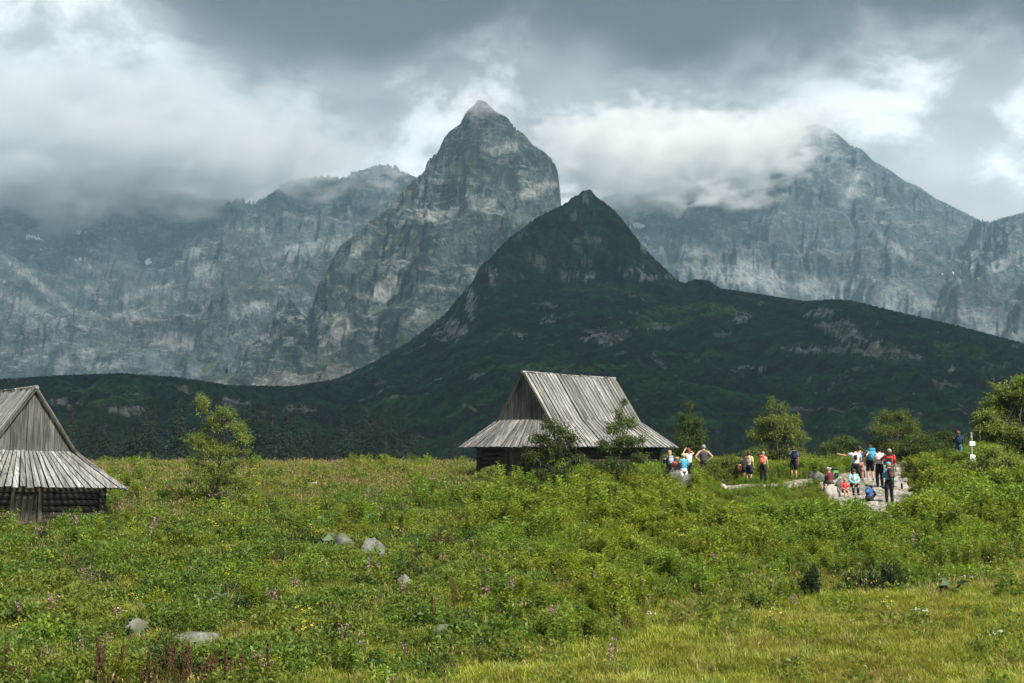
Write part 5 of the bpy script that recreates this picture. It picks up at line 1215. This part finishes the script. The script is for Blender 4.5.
# on the left half of the path
a = person('dark haired hiker crouching low over an orange bag', 741, 0, 455, -60, 'bend', (.03, .06, .04), (.015, .02, .03), ('dark',), Y=72.5, skinm=TAN, sleeves=.5)
o_ = PK(None, 'small orange bag beside the crouching dark haired hiker', (.70, .17, .05), (.75, .35, .06), .62, upright=tuple(gpx(738, 71.8)+np.array([0, 0, .62])))
a = person('hiker in a pale yellow shirt facing left with dark shorts', 747.5, 0, 452, -35, 'reach_left', (.72, .58, .25), (.012, .02, .045), 'brown', Y=71.5, sleeves=.5); PK(a, 'blue backpack on the hiker in the yellow shirt', (.02, .18, .34), (.6, .2, .03), .68)
a = person('broad hiker in a sleeveless beige top with dark trousers leaning left', 761.5, 0, 451.5, -28, 'stand', (.55, .38, .30), (.015, .017, .02), 'grey', Y=71.5, sleeves=0, legs=.9); PK(a, 'large red orange backpack on the broad hiker in beige', (.72, .07, .04), (.78, .16, .06), .92)
a = person('man in a blue t-shirt and black shorts standing alone on the narrow path', 794, 481.5, 446.8, 3, 'stand', (.06, .10, .30), (.010, .010, .012), 'brown', sleeves=.42, legs=.46); PK(a, 'dark navy backpack on the man standing alone', (.015, .022, .06), (.02, .02, .03), .85)
# on the paved bend
a = person('seated hiker in a maroon top and white sun hat', 828, 0, 465, 20, 'sit', (.17, .02, .03), (.10, .07, .06), 'grey', Y=66, hgt=1.5, zoff=.25, hat=('hat', (.80, .76, .68)), sleeves=.85); 
p_ = ground_at(835, 484)+np.array([0, 0, .15]); PK(None, 'bright green and black backpack standing on the path beside the seated hikers', (.10, .38, .08), (.02, .03, .03), 1.05, upright=tuple(p_))
a = person('seated child in a bright red shirt left of the woman in aqua', 841.5, 0, 468, 185, 'sit', (.75, .03, .04), (.10, .05, .05), 'blond', Y=65.2, hgt=1.30, zoff=.0, sleeves=.5)
a = person('woman in an open aqua jacket sitting on a grey boulder', 850.8, 0, 464.5, 180, 'sit', (.28, .72, .70), (.02, .022, .025), ('brown',), Y=64.2, hgt=1.62, zoff=.22, sleeves=.95, legs=.9)
mb = MB(); mb.ball((0, .165, .78), (.07, .05, .17), 8, 6); mb.build('undershirt', cloth((.75, .75, .75)), a[0], smooth=True)
a = person('man in a white t-shirt with his left arm stretched out sideways', 853.2, 0, 442.5, -8, 'point_left', (.62, .64, .66), (.015, .016, .02), 'dark', Y=68.5, sleeves=.3, legs=.48); PK(a, 'small black waist bag slung on the man in the white t-shirt', (.02, .02, .025), None, .40)
a = person('tall hiker in a navy top pointing right, behind the man in white', 857.5, 0, 441, 12, 'point_right', (.03, .05, .10), (.42, .20, .14), 'brown', Y=69.5, sleeves=.4, legs=.3)
p_ = ground_at(862, 479); PK(None, 'black backpack standing on the paving behind the woman in aqua', (.012, .014, .016), None, .95, upright=tuple(p_))
a = person('hiker in a blue top and black shorts with a cyan backpack', 870.5, 481.5, 445, 6, 'stand', (.03, .28, .46), (.010, .010, .014), 'brown', sleeves=.4, legs=.46, shoes=(.02, .03, .04)); PK(a, 'tall cyan backpack on the hiker in black shorts', (.01, .42, .62), (.01, .33, .55), 1.08)
a = person('dark haired hiker in a white t-shirt and black trousers beside the cyan backpack', 877, 0, 442.5, 20, 'front', (.60, .60, .62), (.012, .013, .016), 'dark', Y=68.5, sleeves=.5, legs=.9)
a = person('grey haired man in a deep red shirt reaching towards his neighbour', 887, 0, 443.5, -15, 'reach_left', (.45, .02, .02), (.02, .08, .07), 'grey', Y=68, sleeves=.5, legs=.9); PK(a, 'bright red backpack with black side on the grey haired man', (.60, .02, .02), (.03, .02, .02), .95)
a = person('hiker in a bright blue jacket and black trousers in front on the paving', 889.5, 503.5, 462.5, 10, 'front', (.02, .32, .52), (.012, .013, .018), 'blond', sleeves=.95, legs=.9, hat=('cap', (.03, .36, .55))); PK(a, 'dark brown backpack on the hiker in the bright blue jacket', (.07, .03, .03), (.16, .06, .04), .85)
a = person('crouching dark haired child in a royal blue jacket at the front edge of the paving', 868.5, 503, 488, -35, 'crouch', (.015, .10, .36), (.03, .03, .04), 'dark', hgt=1.45, sleeves=.95, legs=.9); PK(a, 'blue backpack on the crouching child', (.015, .09, .34), (.02, .22, .45), .75)
p_ = ground_at(811, 481); PK(None, 'grey rucksack lying beside the left end of the paving', (.10, .105, .12), None, .9, upright=tuple(p_-np.array([0, 0, .05])))
# far right
a = person('far hiker in a navy jacket and blue jeans beyond the bushes at the right', 956, 0, 431, -10, 'straps', (.02, .035, .07), (.03, .13, .24), 'red', Y=77, sleeves=.95, legs=.9, group=None); PK(a, 'dark blue backpack on the far hiker at the right', (.02, .05, .12), None, .9)
# bottle
p_ = ground_at(902, 492); mb = MB(); mb.tube([(0, 0, 0), (0, 0, .2), (0, 0, .25), (0, 0, .30)], [.05, .05, .022, .022], 10); o = mb.build('bottle', cloth((.01, .012, .012), .4), None, smooth=True); o.location = p_+np.array([0, 0, .12]); tag(o, 'dark bottle standing on the pale paving slabs', 'bottle')
finish_people()
